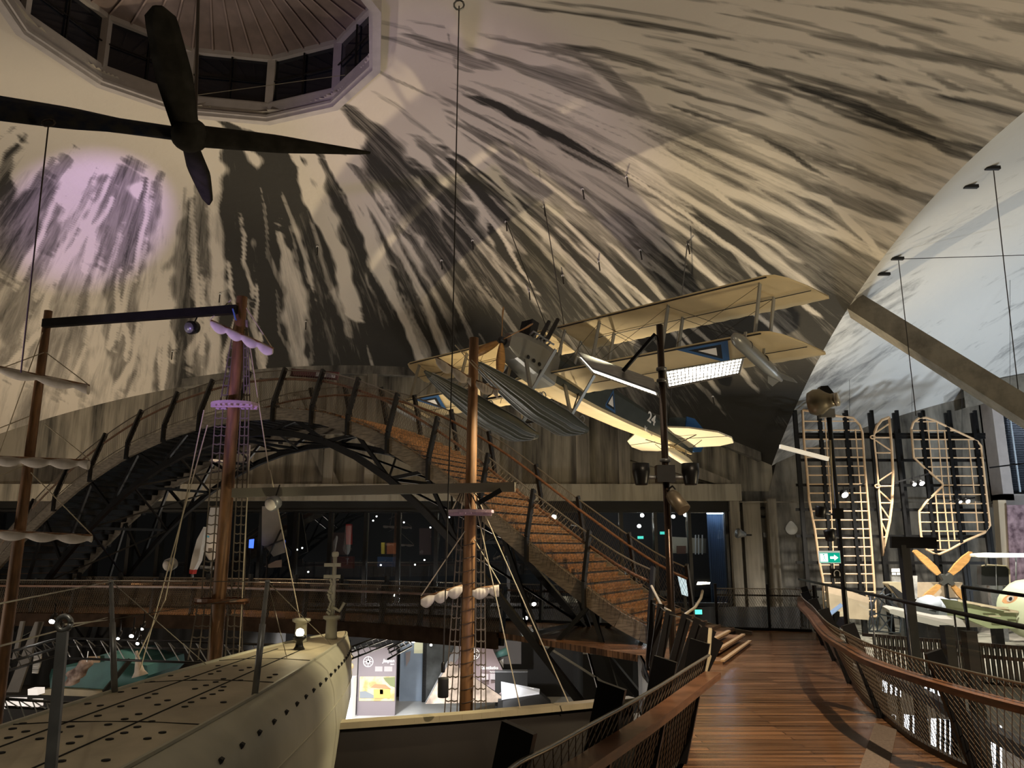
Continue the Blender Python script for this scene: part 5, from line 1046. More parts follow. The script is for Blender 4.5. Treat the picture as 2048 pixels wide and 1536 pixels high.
wf = thing('slanted_cover', 'cream slanted open cover beside the tube frame and black sign post', 'cover', C4(560, 800, 31.8)); MB().prism([C4(x, y, 31.5) for x, y in ((390, 600), (400, 585), (520, 585), (548, 640), (560, 700), (650, 800), (600, 800), (530, 740), (420, 625))], (0, .5, 0)).build('shell', gunw, wf); MB().prism([C4(x, y, 31.4) for x, y in ((400, 615), (440, 625), (540, 700), (550, 755), (500, 745))], (0, .08, 0)).build('inner_panel', blackm, wf); MB().bar(C4(540, 770, 31.7), Vector((C4(540, 770, 31.7).x, 31.7, -1.65)), .08, .08).build('leg', dtube, wf)
lt = thing('label_table', 'long dark slanted label table in front of the grey engine covers', 'table', C4(600, 1000, 29)); MB().prism([C4(x, y, 28.8) for x, y in ((400, 870), (440, 860), (930, 960), (1380, 985), (1430, 1050), (900, 1040), (640, 980), (410, 905))], (0, .5, .1)).build('top', mat('table_grey', (.28, .27, .24), .5), lt)
for x in (650, 800, 1060): p = C4(x, 1000, 29); MB().bar(p, (p.x, p.y, -1.62), .09, .09).build('leg', black, lt)
en = thing('engine_block', 'dark engine with three rounded bluish-grey covers on the gallery floor', 'engine', C4(880, 900, 32)); MB().prism([C4(x, y, 31) for x, y in ((610, 810), (1160, 880), (1165, 985), (980, 975), (640, 925))], (0, 1.0, 0)).build('body', mat('engine_body', (.10, .11, .11), .4, .3), en)
for x, y in ((820, 800), (930, 815), (1070, 845)):
    c0 = C4(x, y+30, 31.4); MB().lathe([(.52, -.1), (.52, .12), (.42, .28), (.22, .36), (.1, .42), (.05, .42)], c0, (0, 0, 1), 20).build('cover', mat('cover_blue_grey', (.36, .40, .45), .35), en)
MB().box(C4(1020, 960, 30.9), (.9, .2, .55)).build('control_box', mat('control_grey', (.14, .16, .16), .4), en); MB().box(C4(900, 980, 31.6)-Vector((0, 0, .5)), (2.2, .8, .9)).build('plinth', black, en)
ga = thing('green_aircraft', 'olive green aircraft body with a painted eye in an orange ellipse', 'aircraft', C4(1500, 1050, 28)); olive = mat('olive_paint', (.22, .26, .14), .45, noise=.15, scale=2); olive2 = mat('light_olive', (.40, .44, .30), .4)
MB().prism([C4(x, y, 28.5) for x, y in ((1110, 775), (1340, 840), (1700, 900), (1700, 1060), (1430, 1060), (1190, 960), (1170, 860))], (0, 1.2, 0)).build('wing_root', olive, ga)
gb = MB(); c0 = C4(1760, 870, 28.6); gb.lathe([(.3, -.3), (.85, -.1), (1.05, .4), (1.1, 1.2), (1.0, 3.0)], c0, (1, .5, 0), 24); bd = gb.build('body', olive2, ga)
ce = C4(1640, 755, 27.3); m_ = MB(); E_ = lambda r1, r2, k_, n=20, dy=0: [ce+Vector((r1*math.cos(2*math.pi*k/n)+.12*r2*math.sin(2*math.pi*k/n), -dy, r2*math.sin(2*math.pi*k/n)+.25*r1*math.cos(2*math.pi*k/n))) for k in range(n)]
MB().prism(E_(.27, .15, 0), (0, .04, 0)).build('eye_ellipse', mat('eye_orange', (.62, .34, .16), .5), ga); MB().prism(E_(.13, .10, 0, dy=.01), (0, .01, 0)).build('eye_white', mat('eye_pale', (.55, .5, .42), .5), ga); MB().prism(E_(.06, .06, 0, dy=.02), (0, .01, 0)).build('pupil', markblack, ga)
MB().bar(C4(1110, 772, 28.4), C4(1720, 890, 28.4), .05, .08).build('panel_edge', gunw, ga); MB().bar(C4(1500, 1050, 29.2), C4(1500, 1050, 29.2)-Vector((0, 0, .8)), .3, .3).build('stand', black, ga)
for x, y in ((1400, 830), (1560, 840), (1640, 890), (1480, 930)): MB().bar(C4(x-60, y, 28.3), C4(x+60, y+4, 28.3), .03, .03).build('handle', gunw, ga)
bx_ = thing('text_board', 'white board with dark caption blocks behind the black sign post', 'board', C4(560, 560, 32.9)); MB().prism([C4(x, y, 32.9) for x, y in ((425, 515), (690, 520), (690, 760), (440, 740))], (0, .06, 0)).build('panel', mat('board_marble', (.5, .5, .48), .5, noise=.5, scale=3), bx_)
for x0, x1, y0, y1 in ((425, 535, 445, 482), (585, 622, 447, 482), (430, 470, 488, 512), (480, 535, 488, 512)): MB().prism([C4(x0, y0, 32.8), C4(x1, y0, 32.8), C4(x1, y1, 32.8), C4(x0, y1, 32.8)], (0, .02, 0)).build('caption_block', mat('caption_white', (.8, .8, .78), .5), bx_)
MB().bar(C4(560, 740, 33.0), Vector((C4(560, 740, 33.0).x, 33.0, -1.65)), .6, .1).build('stand', steel, bx_)
pb = thing('plywood_boxes', 'pale plywood partition boxes on the floor before the leftmost skeleton', 'partition', at(1680, 1240, 32.4)); 
for i_, (x0, y0, x1, y1, x2, y2, x3, y3) in enumerate(((1655, 1168, 1738, 1195, 1738, 1240, 1662, 1235), (1800, 1165, 1925, 1165, 1925, 1195, 1800, 1195))): MB().prism([at(x0, y0, 32.4+.6*i_), at(x1, y1, 32.4+.6*i_), at(x2, y2, 32.4+.6*i_), at(x3, y3, 32.4+.6*i_)], (0, .3, 0)).build('panel', mat('plywood', (.50, .40, .28), .6, noise=.2, scale=2), pb)
# items on the concrete wall
wi = at(1583, 1057, 37.95); tag(MB().prism([wi+Vector((.30*math.cos(a)*(1 if math.sin(a) < .3 else .9-.5*(math.sin(a)-.3)), 0, .30*math.sin(a)*(1.2 if math.sin(a) > 0 else 1))) for a in [k*math.pi/10 for k in range(20)]], (0, .05, 0)).build('wall_disc', mat('disc_pale', (.55, .55, .52), .4)), 'pale teardrop-shaped disc on the dark concrete wall', 'disc')
wl = at(1527, 1025, 37.95); tag(MB().tube([wl+Vector((.26*math.cos(a), 0, .22*math.sin(a))) for a in [k*math.pi/8 for k in range(17)]], .06, 6).build('ring_hoop', black), 'black ring on the concrete wall left of the pale disc', 'ring')
ws = thing('wall_spotlight', 'angled spotlight fixed to the pale concrete pier by the glazing', 'spotlight', at(1482, 1065, 36.6)); MB().lathe([(.22, 0), (.24, .06), (.14, .3), (.12, .42)], at(1474, 1066, 36.4), (.9, .2, -.15), 14).build('head', steel, ws); MB().bar(at(1484, 1070, 36.5), at(1502, 1070, 37.2), .08, .08).build('arm', black, ws)
tag(MB().box(at(1530, 1070, 37.98), (.18, .1, .22)).build('switch_box', steel), 'small pale switch box on the wall below the black ring', 'switch')
# slots and wires on the neighbouring dome
def on_dome2(px, py, off=.08):
    for Y in np.arange(10, 38, .05):
        q = at(px, py, Y)
        if q.x > 12.8 and q.z >= dome_z(q.x, q.y, XC+42.3)-off: return q
    return q
for (px, py), nm in (((1795, 517), 'lower one with the vertical wire'), ((1768, 548), 'lowest left one'), ((1985, 336), 'uppermost one with the long wire'), ((1942, 373), 'one just left of the uppermost')):
    q = on_dome2(px, py); tag(MB().box(q, (.42, .12, .10)).build('ceiling_slot', blackm), 'short black bracket on the pale dome, '+nm, 'bracket')
for (a_, b_), nm in ((((1797, 520), (1832, 832)), 'thin wire dropping from the lower black bracket on the pale dome'), (((1987, 340), (2042, 830)), 'thin wire dropping from the uppermost black bracket on the pale dome')):
    p, q = on_dome2(*a_), at(*b_, 25); tag(MB().tube([p, q], .015, 4).build('hanging_wire', wired), nm, 'wire')
p, q = on_dome2(1800, 518, .3), on_dome2(2060, 510, 1.2); tag(MB().tube([p, q], .014, 4).build('hanging_wire', wired), 'thin level wire crossing the pale dome to the right edge', 'wire')

# ------------------------------------------------------------ exhibition at hall floor level
C6_ = lambda x, y: at(1200+x/4.096, 850+y/4.096, 40.4)
C7 = lambda x, y, Y: at(640+x/4.2667, 1240+y/4.2667, Y)
def vtext(txt, name, m, par, pos, width, th=.01, slant=0):
    """lettering in the plane facing the camera side (reads along +x), scaled to a width"""
    o = text_obj(txt, name, m, par, Matrix.Identity(4), 1.0, True)
    xs = [v.co.x for v in o.data.vertices]; s_ = width/(max(xs)-min(xs)); x0 = min(xs)
    for v in o.data.vertices: v.co = Vector(((v.co.x-x0)*s_+slant*v.co.y*s_, -v.co.z, v.co.y*s_))
    off = Vector(pos); q = par
    while q is not None: off -= q.location; q = q.parent
    o.location = off; o.matrix_local = Matrix.Translation(off); return o
Yp = 34
jp = thing('exhibition_board', 'grey panel reading Jaapan with compass emblem and a yellow house picture', 'display board', (C7(500, 700, Yp).x, Yp, -4.9))
purp = mat('panel_mauve', (.20, .17, .18), .7); capm = mat('caption_grey', (.42, .38, .38), .7); wt = mat('panel_white', (.85, .83, .8), .6)
x0, x1 = C7(335, 240, Yp).x, C7(655, 240, Yp).x; zt_, zm, zb = C7(0, 235, Yp).z, C7(0, 478, Yp).z, -4.9
MB().box(((x0+x1)/2, Yp+.12, (zt_+zb)/2), (x1-x0, .24, zt_-zb)).build('board', purp, jp)
pic = bpy.data.materials.new('village_picture'); pic.use_nodes = True; nt = pic.node_tree; b = nt.nodes['Principled BSDF']; tcx = nt.nodes.new('ShaderNodeTexCoord'); n = nt.nodes.new('ShaderNodeTexNoise'); n.inputs['Scale'].default_value = 2.2; n.inputs['Detail'].default_value = 6; r = nt.nodes.new('ShaderNodeValToRGB')
for i, (p_, c_) in enumerate(((0, (.25, .22, .13)), (.42, (.42, .30, .12)), (.52, (.62, .50, .28)), (1, (.72, .64, .42)))):
    e = r.color_ramp.elements[i] if i < 2 else r.color_ramp.elements.new(p_)
    e.position = p_; e.color = (*c_, 1)
nt.links.new(tcx.outputs['Object'], n.inputs['Vector']); nt.links.new(n.outputs['Fac'], r.inputs[0]); nt.links.new(r.outputs[0], b.inputs['Base Color']); b.inputs['Roughness'].default_value = .7
pz0, pz1 = C7(0, 690, Yp).z, C7(0, 482, Yp).z; pcx = C7(340, 500, Yp).x; pcx1 = C7(640, 500, Yp).x
pp = MB().box(((pcx+pcx1)/2, Yp-.01, (pz0+pz1)/2), (pcx1-pcx, .02, pz1-pz0)).build('picture', pic, jp)
G7 = lambda x, y, d=.03, Y=Yp: Vector((C7(x, y, Y).x, Y-d, C7(x, y, Y).z))
for poly_, m_ in (([(460, 590), (460, 665), (600, 665), (600, 585)], mat('house_yellow', (.60, .38, .10), .7)), ([(430, 575), (470, 545), (560, 550), (610, 590)], mat('roof_tan', (.45, .20, .10), .7)), ([(540, 490), (640, 485), (640, 575), (600, 560), (560, 520)], mat('tree_olive', (.16, .18, .08), .8)), ([(340, 610), (390, 605), (460, 640), (460, 665), (340, 665)], mat('crowd_grey', (.2, .22, .24), .8)), ([(512, 592), (540, 592), (540, 632), (512, 632)], purp)):
    MB().prism([G7(x, y) for x, y in poly_], (0, -.01, 0)).build('picture_detail', m_, pp)
ce_ = G7(412, 355, .01); m_ = MB(); rr = .20; m_.tube([ce_+Vector((rr*math.cos(a), 0, rr*math.sin(a))) for a in [k*math.pi/10 for k in range(21)]], .018, 4)
for k in range(8):
    a = k*math.pi/4; L_ = rr*(1.15 if k % 2 == 0 else .8); m_.prism([ce_+Vector((.03*math.cos(a+1.57), -.01, .03*math.sin(a+1.57))), ce_+Vector((L_*math.cos(a), -.01, L_*math.sin(a))), ce_+Vector((.03*math.cos(a-1.57), -.01, .03*math.sin(a-1.57)))], (0, -.005, 0))
m_.build('compass_emblem', wt, jp)
vtext('Jaapan', 'title_lettering', wt, jp, G7(532, 360, .01), G7(632, 0).x-G7(532, 0).x, slant=.2); vtext('Japan', 'subtitle_lettering', wt, jp, G7(600, 381, .01), .16)
for a_, b_ in ((485, 547), (562, 630)):
    for k in range(5): MB().box(((G7(a_, 0).x+G7(b_, 0).x)/2, Yp-.012, C7(0, 400+k*8.5, Yp).z), (G7(b_, 0).x-G7(a_, 0).x, .01, .035)).build('caption_line', capm, jp)
lp_ = thing('exhibition_board', 'panel with two yellow coin pictures above a white counter beside the submarine tip', 'display board', (C7(270, 700, Yp).x, Yp, -4.9))
x2 = C7(200, 240, Yp).x; MB().box(((x0+x2)/2-.02, Yp+.1, (zt_+zb)/2-.05), (x0-x2-.06, .2, zt_-zb-.1)).build('board', mat('panel_mauve2', (.25, .22, .21), .7), lp_)
for y in (322, 394): MB().lathe([(.13, 0), (.13, .02)], G7(262, y, .0), (0, -1, 0), 16).build('coin_picture', mat('coin_yellow', (.62, .48, .24), .6, noise=.3, scale=9), lp_)
MB().box(((x0+x2)/2+.02, Yp-.5, (C7(0, 470, Yp).z-4.9)/2), (x0-x2-.1, .7, C7(0, 470, Yp).z+4.9)).build('counter', wt, lp_)
MB().box(((x0+x2)/2+.04, Yp-.87, (C7(0, 485, Yp).z+C7(0, 610, Yp).z)/2), (x0-x2-.3, .02, C7(0, 485, Yp).z-C7(0, 610, Yp).z)).build('picture', mat('tan_print', (.62, .42, .25), .7, noise=.25, scale=4), lp_)
pyr = thing('exhibition_pyramid', 'pointed mauve exhibit panel reading Kamtšatka with a mountain picture, behind the central mast', 'panel', (C7(1200, 700, 33).x, 33, -4.9))
MB().prism([C7(1170, 190, 34), C7(1440, 180, 33.6), C7(1560, 430, 33), C7(1545, 640, 32.6), C7(1290, 470, 33.4), C7(1100, 340, 34)], (0, .12, 0)).build('right_face', mat('pyramid_mauve', (.26, .20, .205), .7), pyr)
MB().prism([C7(1170, 195, 33.9), C7(1200, 300, 33.8), C7(1000, 560, 32.9), C7(890, 718, 32.6), C7(1060, 400, 33.6)], (0, .1, 0)).build('left_face', mat('pyramid_grey', (.20, .20, .20), .7), pyr)
MB().prism([C7(1115, 350, 33.3), C7(1290, 480, 33.0), C7(1545, 650, 32.3), C7(1550, 700, 32.2), C7(900, 716, 32.2), C7(1010, 520, 32.8)], (0, .06, 0)).build('mountain_picture', mat('mountain_print', (.42, .33, .25), .7, noise=.6, scale=2.2, col2=(.16, .12, .09)), pyr)
vtext('Kamtšatka', 'title_lettering', wt, pyr, C7(1368, 420, 32.9), C7(1520, 0, 32.9).x-C7(1368, 0, 32.9).x); vtext('Kamchatka', 'subtitle_lettering', wt, pyr, C7(1450, 447, 32.9), .34)
c9 = C7(1318, 290, 33.2); m_ = MB(); m_.tube([c9+Vector((.2*math.cos(a), 0, .2*math.sin(a))) for a in [k*math.pi/10 for k in range(21)]], .018, 4)
for k in range(8): a = k*math.pi/4; m_.prism([c9+Vector((.03*math.cos(a+1.57), -.01, .03*math.sin(a+1.57))), c9+Vector((.22*math.cos(a), -.01, .22*math.sin(a))), c9+Vector((.03*math.cos(a-1.57), -.01, .03*math.sin(a-1.57)))], (0, -.005, 0))
m_.build('compass_emblem', wt, pyr)
for a_, b_ in ((1375, 1437), (1452, 1518)):
    for k in range(5): q0, q1 = C7(a_, 462+k*10, 32.75), C7(b_, 466+k*10, 32.75); MB().bar(q0, q1, .01, .04).build('caption_line', capm, pyr)
tt_ = thing('caption_table', 'white sloping table with rows of text blocks right of the Kamtšatka panel', 'table', (C7(1650, 700, 31).x, 31, -4.9)); cc = [C7(1550, 668, 30.5), C7(1872, 618, 29.8), C7(1875, 588, 30.6), C7(1545, 525, 32)]
MB().prism(cc, (0, .0, -.06)).build('top', mat('lit_table', (.6, .62, .66), .5, emit=.08), tt_); S = lambda u, v: cc[0].lerp(cc[1], u).lerp(cc[3].lerp(cc[2], u), v)+Vector((0, -.01, .01))
for u in (.05, .2, .38, .55, .74): 
    for v in (.3, .62): MB().prism([S(u, v), S(u+.11, v), S(u+.11, v+.2), S(u, v+.2)], (0, 0, .01)).build('text_block', mat('text_white', (1, 1, 1), .5, emit=.35), tt_)
MB().prism([C7(1560, 680, 30.6), C7(1875, 625, 29.9), C7(1975, 720, 29), C7(1560, 760, 29.5)], (0, .8, 0)).build('skirt', blackm, tt_); MB().box((C7(1700, 640, 31).x, 30.8, -4.3), (1.6, .4, 1.2)).build('base', blackm, tt_)
cs = thing('black_cabinet', 'black box cabinet standing behind the sloping caption table', 'cabinet', (C7(1630, 500, 32.8).x, 32.8, -4.9)); MB().box((C7(1632, 500, 32.8).x, 32.9, (C7(0, 440, 32.8).z-4.9)/2), (1.3, .5, C7(0, 440, 32.8).z+4.9)).build('body', blackm, cs); MB().box((C7(1632, 500, 32.8).x, 32.9, C7(0, 438, 32.8).z), (1.32, .52, .03)).build('top', steel, cs)
cu_ = tag(MB().box(C6_(955, 716), (1.0, .12, .16)).build('strip_light', mat('strip_glow', (.75, .88, 1), .3, emit=14)), 'bright bluish strip light at the top of the rightmost glazed bay', 'light')
# lit doorway in the lower wall
dw = thing('lit_display_column', 'tall bluish lit display column in the black lower wall between the panels', 'display column', (C7(840, 600, 37).x, 37, -4.9)); blu = mat('column_blue', (.24, .30, .38), .5, emit=.12, noise=.2, scale=1)
MB().box((C7(840, 600, 37).x, 37.2, -3.2), (1.75, .3, 3.4)).build('panel', blu, dw); MB().box((C7(850, 230, 37).x, 37.0, C7(0, 235, 37).z), (.5, .05, .5)).build('label', mat('label_yellow', (.6, .6, .4), .5, emit=.3), dw)
MB().box((C7(910, 600, 37).x-.1, 36.95, -3.2), (.18, .3, 3.4)).build('edge', blackm, dw)
d2 = thing('lit_display_column', 'grey shiny display column right of the bluish one', 'display column', (C7(1060, 600, 36.8).x, 36.8, -4.9)); MB().box((C7(1060, 600, 36.8).x, 36.9, -3.1), (2.0, .2, 3.6)).build('panel', mat('grey_gloss_panel', (.10, .11, .11), .2, noise=.5, scale=1.5), d2)
MB().prism([C7(730, 280, 36.6), C7(775, 265, 36.6), C7(765, 340, 36.6), C7(735, 400, 36.6)], (0, .05, 0)).build('pale_patch', mat('pale_patch_m', (.3, .26, .26), .7), dw)
gv = thing('blue_vehicle_model', 'small turquoise tubular model hung in the frame above the Kamtšatka panel', 'model', C7(1560, 290, 35)); MB().tube([C7(1505, 300, 35), C7(1600, 265, 35)], [.12, .18], 12).build('body', mat('turquoise', (.12, .28, .27), .4), gv); MB().prism([C7(1530, 350, 35), C7(1565, 330, 35), C7(1565, 410, 35)], (0, .03, 0)).build('tail', wt, gv)
MB().box(C7(1560, 250, 35.2), (1.6, .1, 1.2)).build('backboard', mat('back_grey', (.13, .12, .12), .7), gv); MB().bar(C7(1630, 180, 35.3), (C7(1630, 180, 35.3).x, 35.3, -4.9), .08, .08).build('post', black, gv)
# lighting gantries
def gantry(a_, b_, label, dz_=.32, n=16):
    t = thing('lighting_gantry', label, 'gantry', a_); m_ = MB()
    for o_ in (Vector((0, 0, 0)), Vector((0, 0, -dz_)), Vector((0, dz_, -dz_*.5))): m_.tube([a_+o_, b_+o_], .028, 6)
    m_.build('chord', black, t); m_ = MB()
    for k in range(n):
        p, q = a_.lerp(b_, k/n), a_.lerp(b_, (k+1)/n); m_.tube([p, q-Vector((0, 0, dz_))], .012, 5)
        m_.tube([p, p+Vector((0, dz_, -dz_*.5))], .012, 5)
    m_.build('lattice', steel, t); return t
def spotlamp(px, py, Y, label, r=.09, on=True, aim=(.1, -.75, -.65)):
    c0 = at(px, py, Y); t = thing('spot_lamp', label, 'spotlight', c0, 'small track spotlights'); ax_ = Vector(aim).normalized()
    MB().lathe([(r*.6, -.22), (r, -.16), (r, 0), (r*.8, 0)], c0, ax_, 12).build('can', black, t); MB().lathe([(r*.78, 0), (r*.78, .01)], c0, ax_, 12).build('lens', lampon if on else steel, t)
    MB().tube([c0-ax_*.12, c0-ax_*.12+Vector((0, 0, .3))], .014, 5).build('stem', black, t)
gantry(at(120, 1276, 18), at(560, 1290, 17.4), 'long dark lattice lighting gantry hanging behind the submarine stanchions', .42)
gantry(at(-40, 1320, 15), at(120, 1276, 18), 'dark lattice gantry running to the left edge behind the flat stanchion', .36, 8)
gantry(at(-20, 1396, 15), at(215, 1410, 17), 'reddish dark lattice gantry low at the left edge by the submarine deck', .5, 9)
gantry(at(696, 1296, 24), at(786, 1264, 27), 'slanting dark gantry above the coin panel', .35, 8); gantry(at(776, 1298, 25), at(824, 1274, 28), 'short slanting gantry above the Jaapan panel', .3, 5)
for (px, py, Y), nm, r_ in (((104, 1243, 17.6), 'brightest one by the left leaning boards', .12), ((117, 1259, 17.8), 'next to the stanchion eye', .09), ((263, 1272, 17.5), 'bright one over the middle of the long gantry', .09), ((275, 1287, 17.4), 'just below the bright middle one', .07), ((236, 1277, 17.5), 'small one left of the middle one', .06), ((284, 1258, 18.5), 'faint one above the long gantry', .06), ((725, 1270, 26), 'on the slanting gantry above the coin panel', .09), ((827, 1283, 30), 'left of the bluish display column', .09), ((862, 1290, 31), 'right of the bluish display column', .08), ((699, 1306, 25), 'low left end of the slanting gantry', .08), ((1068, 1208, 20.5), 'single bright one under the stairs', .09), ((1051, 1236, 20), 'lower bright one under the stairs', .09), ((1690, 990, 32.9), 'bright one on the leftmost wing skeleton', .22), ((1829, 969, 32.8), 'left one of the pair on the track by the aileron', .13), ((1844, 967, 32.8), 'right one of the pair on the track by the aileron', .17), ((1921, 1004, 32.8), 'small left one before the tail skeleton', .1), ((1936, 1003, 32.8), 'bright right one before the tail skeleton', .15), ((596, 640, 0), '', 0)):
    if r_: spotlamp(px, py, Y, 'small spotlight, '+nm, r_*(.62 if Y < 19 else .8))
for (a_, b_), nm in ((((1790, 970), (1858, 952)), 'thin black lighting track above the aileron skeleton'), (((1898, 1008), (1950, 1000)), 'thin black lighting track before the tail skeleton'), (((1668, 990), (1730, 972)), 'thin black lighting track before the leftmost skeleton'), (((1980, 940), (2060, 930)), 'thin black lighting track below the shuttered window')):
    tag(MB().bar(at(*a_, 33.0)+Vector((0, 0, .1)), at(*b_, 32.95)+Vector((0, 0, .1)), .06, .06).tube([lerp(at(*a_, 33.0), at(*b_, 33.0), .5), on_dome2((a_[0]+b_[0])/2, 760 if a_[0] < 1970 else 560, .05)], .008, 4).build('lighting_track', black), nm, 'track')
# teal boat on the left
tb = thing('teal_boat', 'teal green boat cabin with arched top and cream plank edge behind the submarine', 'boat', at(190, 1400, 22)); C9 = lambda x, y, Y: at(x/4.862, 1220+y/4.862, Y)
teal = mat('teal_paint', (.055, .20, .22), .5, noise=.3, scale=1.4)
MB().prism([C9(x, y, 22) for x, y in ((480, 640), (500, 575), (780, 540), (900, 460), (1000, 432), (1100, 445), (1230, 500), (1260, 515), (1430, 540), (1440, 640), (1300, 780), (490, 780))], (0, 2.4, 0)).build('cabin', teal, tb)
MB().prism([C9(x, y, 21.8) for x, y in ((370, 785), (540, 762), (960, 785), (1100, 800), (1100, 850), (400, 825))], (0, .5, 0)).build('plank_edge', gunw, tb); MB().bar(C9(1270, 480, 21.5), C9(1010, 800, 21.2), .16, .1).build('brace', blackm, tb)
MB().prism([C9(x, y, 21.9) for x, y in ((850, 455), (965, 450), (965, 512), (850, 515))], (0, .05, 0)).build('caption_board', mat('tan_board', (.45, .33, .22), .6), tb)
MB().box(C9(900, 1000, 22.9), (6.0, 1.6, 1.2)).build('cradle', blackm, tb)
mq = thing('hanging_garment', 'pinkish white crumpled garment hanging before the teal boat', 'garment', C9(720, 700, 21)); rows = []
for k in range(9):
    t = k/8; x = 840-150*t; y = 500+200*t; c0 = C9(x, y, 21); r_ = .13+.10*math.sin(t*3)+.04*math.sin(t*14); rows.append([c0+Vector((r_*math.cos(a)*(1+.2*math.sin(3*a+k)), .6*r_*math.sin(a), r_*.5*math.sin(a))) for a in [j*math.pi/5 for j in range(10)]])
m_ = MB(); m_.grid(rows, True); m_.add(rows[0], [tuple(range(10))]); m_.add(rows[-1], [tuple(range(10))]); m_.build('cloth', mat('garment_pink', (.50, .40, .36), .8, noise=.5, scale=5, col2=(.12, .08, .07)), mq); MB().tube([C9(860, 400, 21), C9(845, 520, 21)], .015, 5).build('hook', steel, mq)
wc = thing('white_cone', 'slim white cone-shaped stand before the right part of the teal boat', 'stand', C9(1350, 640, 20.5)); MB().lathe([(.2, 0), (.12, .12), (.07, .35), (.035, .55), (.03, .62)], C9(1362, 640, 20.5), (-.25, 0, 1), 12).build('cone', canvas, wc)
for i, (pl, nm) in enumerate(((((195, 110), (230, 110), (150, 500), (110, 500)), 'narrow grey board leaning under the cross walkway, farthest left'), (((340, 115), (415, 115), (180, 800), (60, 800)), 'wide grey board leaning under the cross walkway beside the bright lamp'))):
    tag(MB().prism([C9(x, y, 21+i*.4) for x, y in pl], (0, .08, 0)).build('leaning_board', mat('board_grey', (.13, .12, .11), .6, noise=.3, scale=2)), nm, 'board')
for (x0_, y0_, x1_, y1_), nm in (((15, 872, 190, 960), 'white lit display box low at the left edge behind the gantry'), ((250, 885, 350, 950), 'small white lit display box right of the larger one at the left edge'), ((270, 770, 365, 828), 'white lit sloping display just left of the teal boat edge')):
    tag(MB().prism([C9(x0_, y1_, 20), C9(x1_, y1_, 20), C9(x1_, y0_, 20), C9(x0_, y0_, 20)], (0, .3, 0)).build('lit_display', mat('display_lit', (.9, .85, .8), .5, emit=.55)), nm, 'display')
tp_ = thing('striped_cloth', 'white cloth with dark lines hanging left of the teal boat', 'cloth', C9(350, 600, 20.5)); MB().prism([C9(x, y, 20.5) for x, y in ((330, 430), (400, 405), (390, 520), (360, 620), (310, 615))], (0, .05, 0)).build('sheet', mat('striped_white', (.6, .6, .6), .7, noise=.9, scale=6, stretch=(.4, 1, 5), col2=(.05, .05, .05)), tp_)
# things by and behind the glazed wall
C5 = lambda x, y, Y: at(330+x/7.062, 980+y/7.062, Y)
wh = thing('white_hull_model', 'upright white hull with small blue mark behind the middle mast netting', 'boat', C5(680, 1200, 27)); rows = []
pw = mat('hull_white', (.72, .70, .66), .5)
for y, xa, xb in ((250, 640, 790), (400, 615, 785), (560, 600, 765), (700, 575, 755), (830, 545, 745), (900, 560, 735), (990, 620, 690)):
    a_, b_ = C5(xa, y, 27), C5(xb, y, 27); c0 = (a_+b_)/2; r_ = (b_-a_).length/2; rows.append([c0+Vector((r_*math.cos(a), .6*r_*math.sin(a), 0)) for a in [j*math.pi/8 for j in range(16)]])
m_ = MB(); m_.grid(rows[::-1], True); m_.add(rows[0], [tuple(range(16))]); m_.add(rows[-1], [tuple(range(16))]); m_.build('hull', pw, wh)
MB().prism([C5(570, 640, 26.5), C5(620, 645, 26.5), C5(620, 672, 26.5), C5(570, 668, 26.5)], (0, .03, 0)).build('blue_mark', mat('mark_cyan', (.1, .4, .6), .5), wh); MB().prism([C5(610, 820, 26.5), C5(660, 820, 26.5), C5(655, 885, 26.5), C5(610, 880, 26.5)], (0, .03, 0)).build('opening', mat('opening_brown', (.12, .1, .08), .6), wh)
MB().tube([C5(655, 990, 27), C5(650, 1250, 27)], .04, 8).build('support', steel, wh); MB().tube([C5(500, 1090, 27), C5(690, 1100, 27)], .06, 8).build('foot', steel, wh)
w2 = thing('white_fin_model', 'narrow white fin with red lower tip left of the middle mast netting', 'boat part', C5(390, 1180, 27.5)); m_ = MB(); m_.prism([C5(545, 520, 27.5), C5(555, 560, 27.5), C5(470, 1000, 27.5), C5(400, 1130, 27.5), C5(345, 1120, 27.5), C5(385, 930, 27.5), C5(450, 700, 27.5)], (0, .35, 0)); m_.build('fin', pw, w2)
MB().prism([C5(345, 1125, 27.45), C5(398, 1130, 27.45), C5(385, 1190, 27.45), C5(340, 1180, 27.45)], (0, .35, 0)).build('red_tip', mat('tip_red', (.5, .04, .03), .5), w2); MB().tube([C5(385, 1150, 27.6), C5(385, 1235, 27.6)], .05, 6).build('support', steel, w2)
gs_ = thing('grey_sail', 'tall pale grey tapering sail standing in front of the glazed wall', 'sail', C5(1500, 950, 36)); MB().prism([C5(x, y, 36) for x, y in ((1370, 230), (1590, 230), (1690, 880), (1530, 940), (1420, 800), (1365, 780))], (0, .12, 0)).build('cloth', mat('sail_grey', (.26, .24, .22), .7, noise=.2, scale=1), gs_)
MB().prism([C5(x, y, 36.2) for x, y in ((1400, 1080), (1560, 1000), (1640, 985), (1640, 1090), (1480, 1100))], (0, .1, 0)).build('boom_cover', mat('sail_tan', (.30, .22, .17), .7), gs_); MB().tube([C5(1400, 810, 35.9), C5(1680, 700, 35.9)], .04, 6).build('boom', black, gs_); MB().tube([C5(1440, 960, 35.9), C5(1640, 560, 35.9)], .05, 6).build('strut', black, gs_); MB().tube([C5(1450, 880, 36.1), (C5(1450, 1290, 36.1).x, 36.1, -4.9)], .05, 6).build('support', black, gs_)
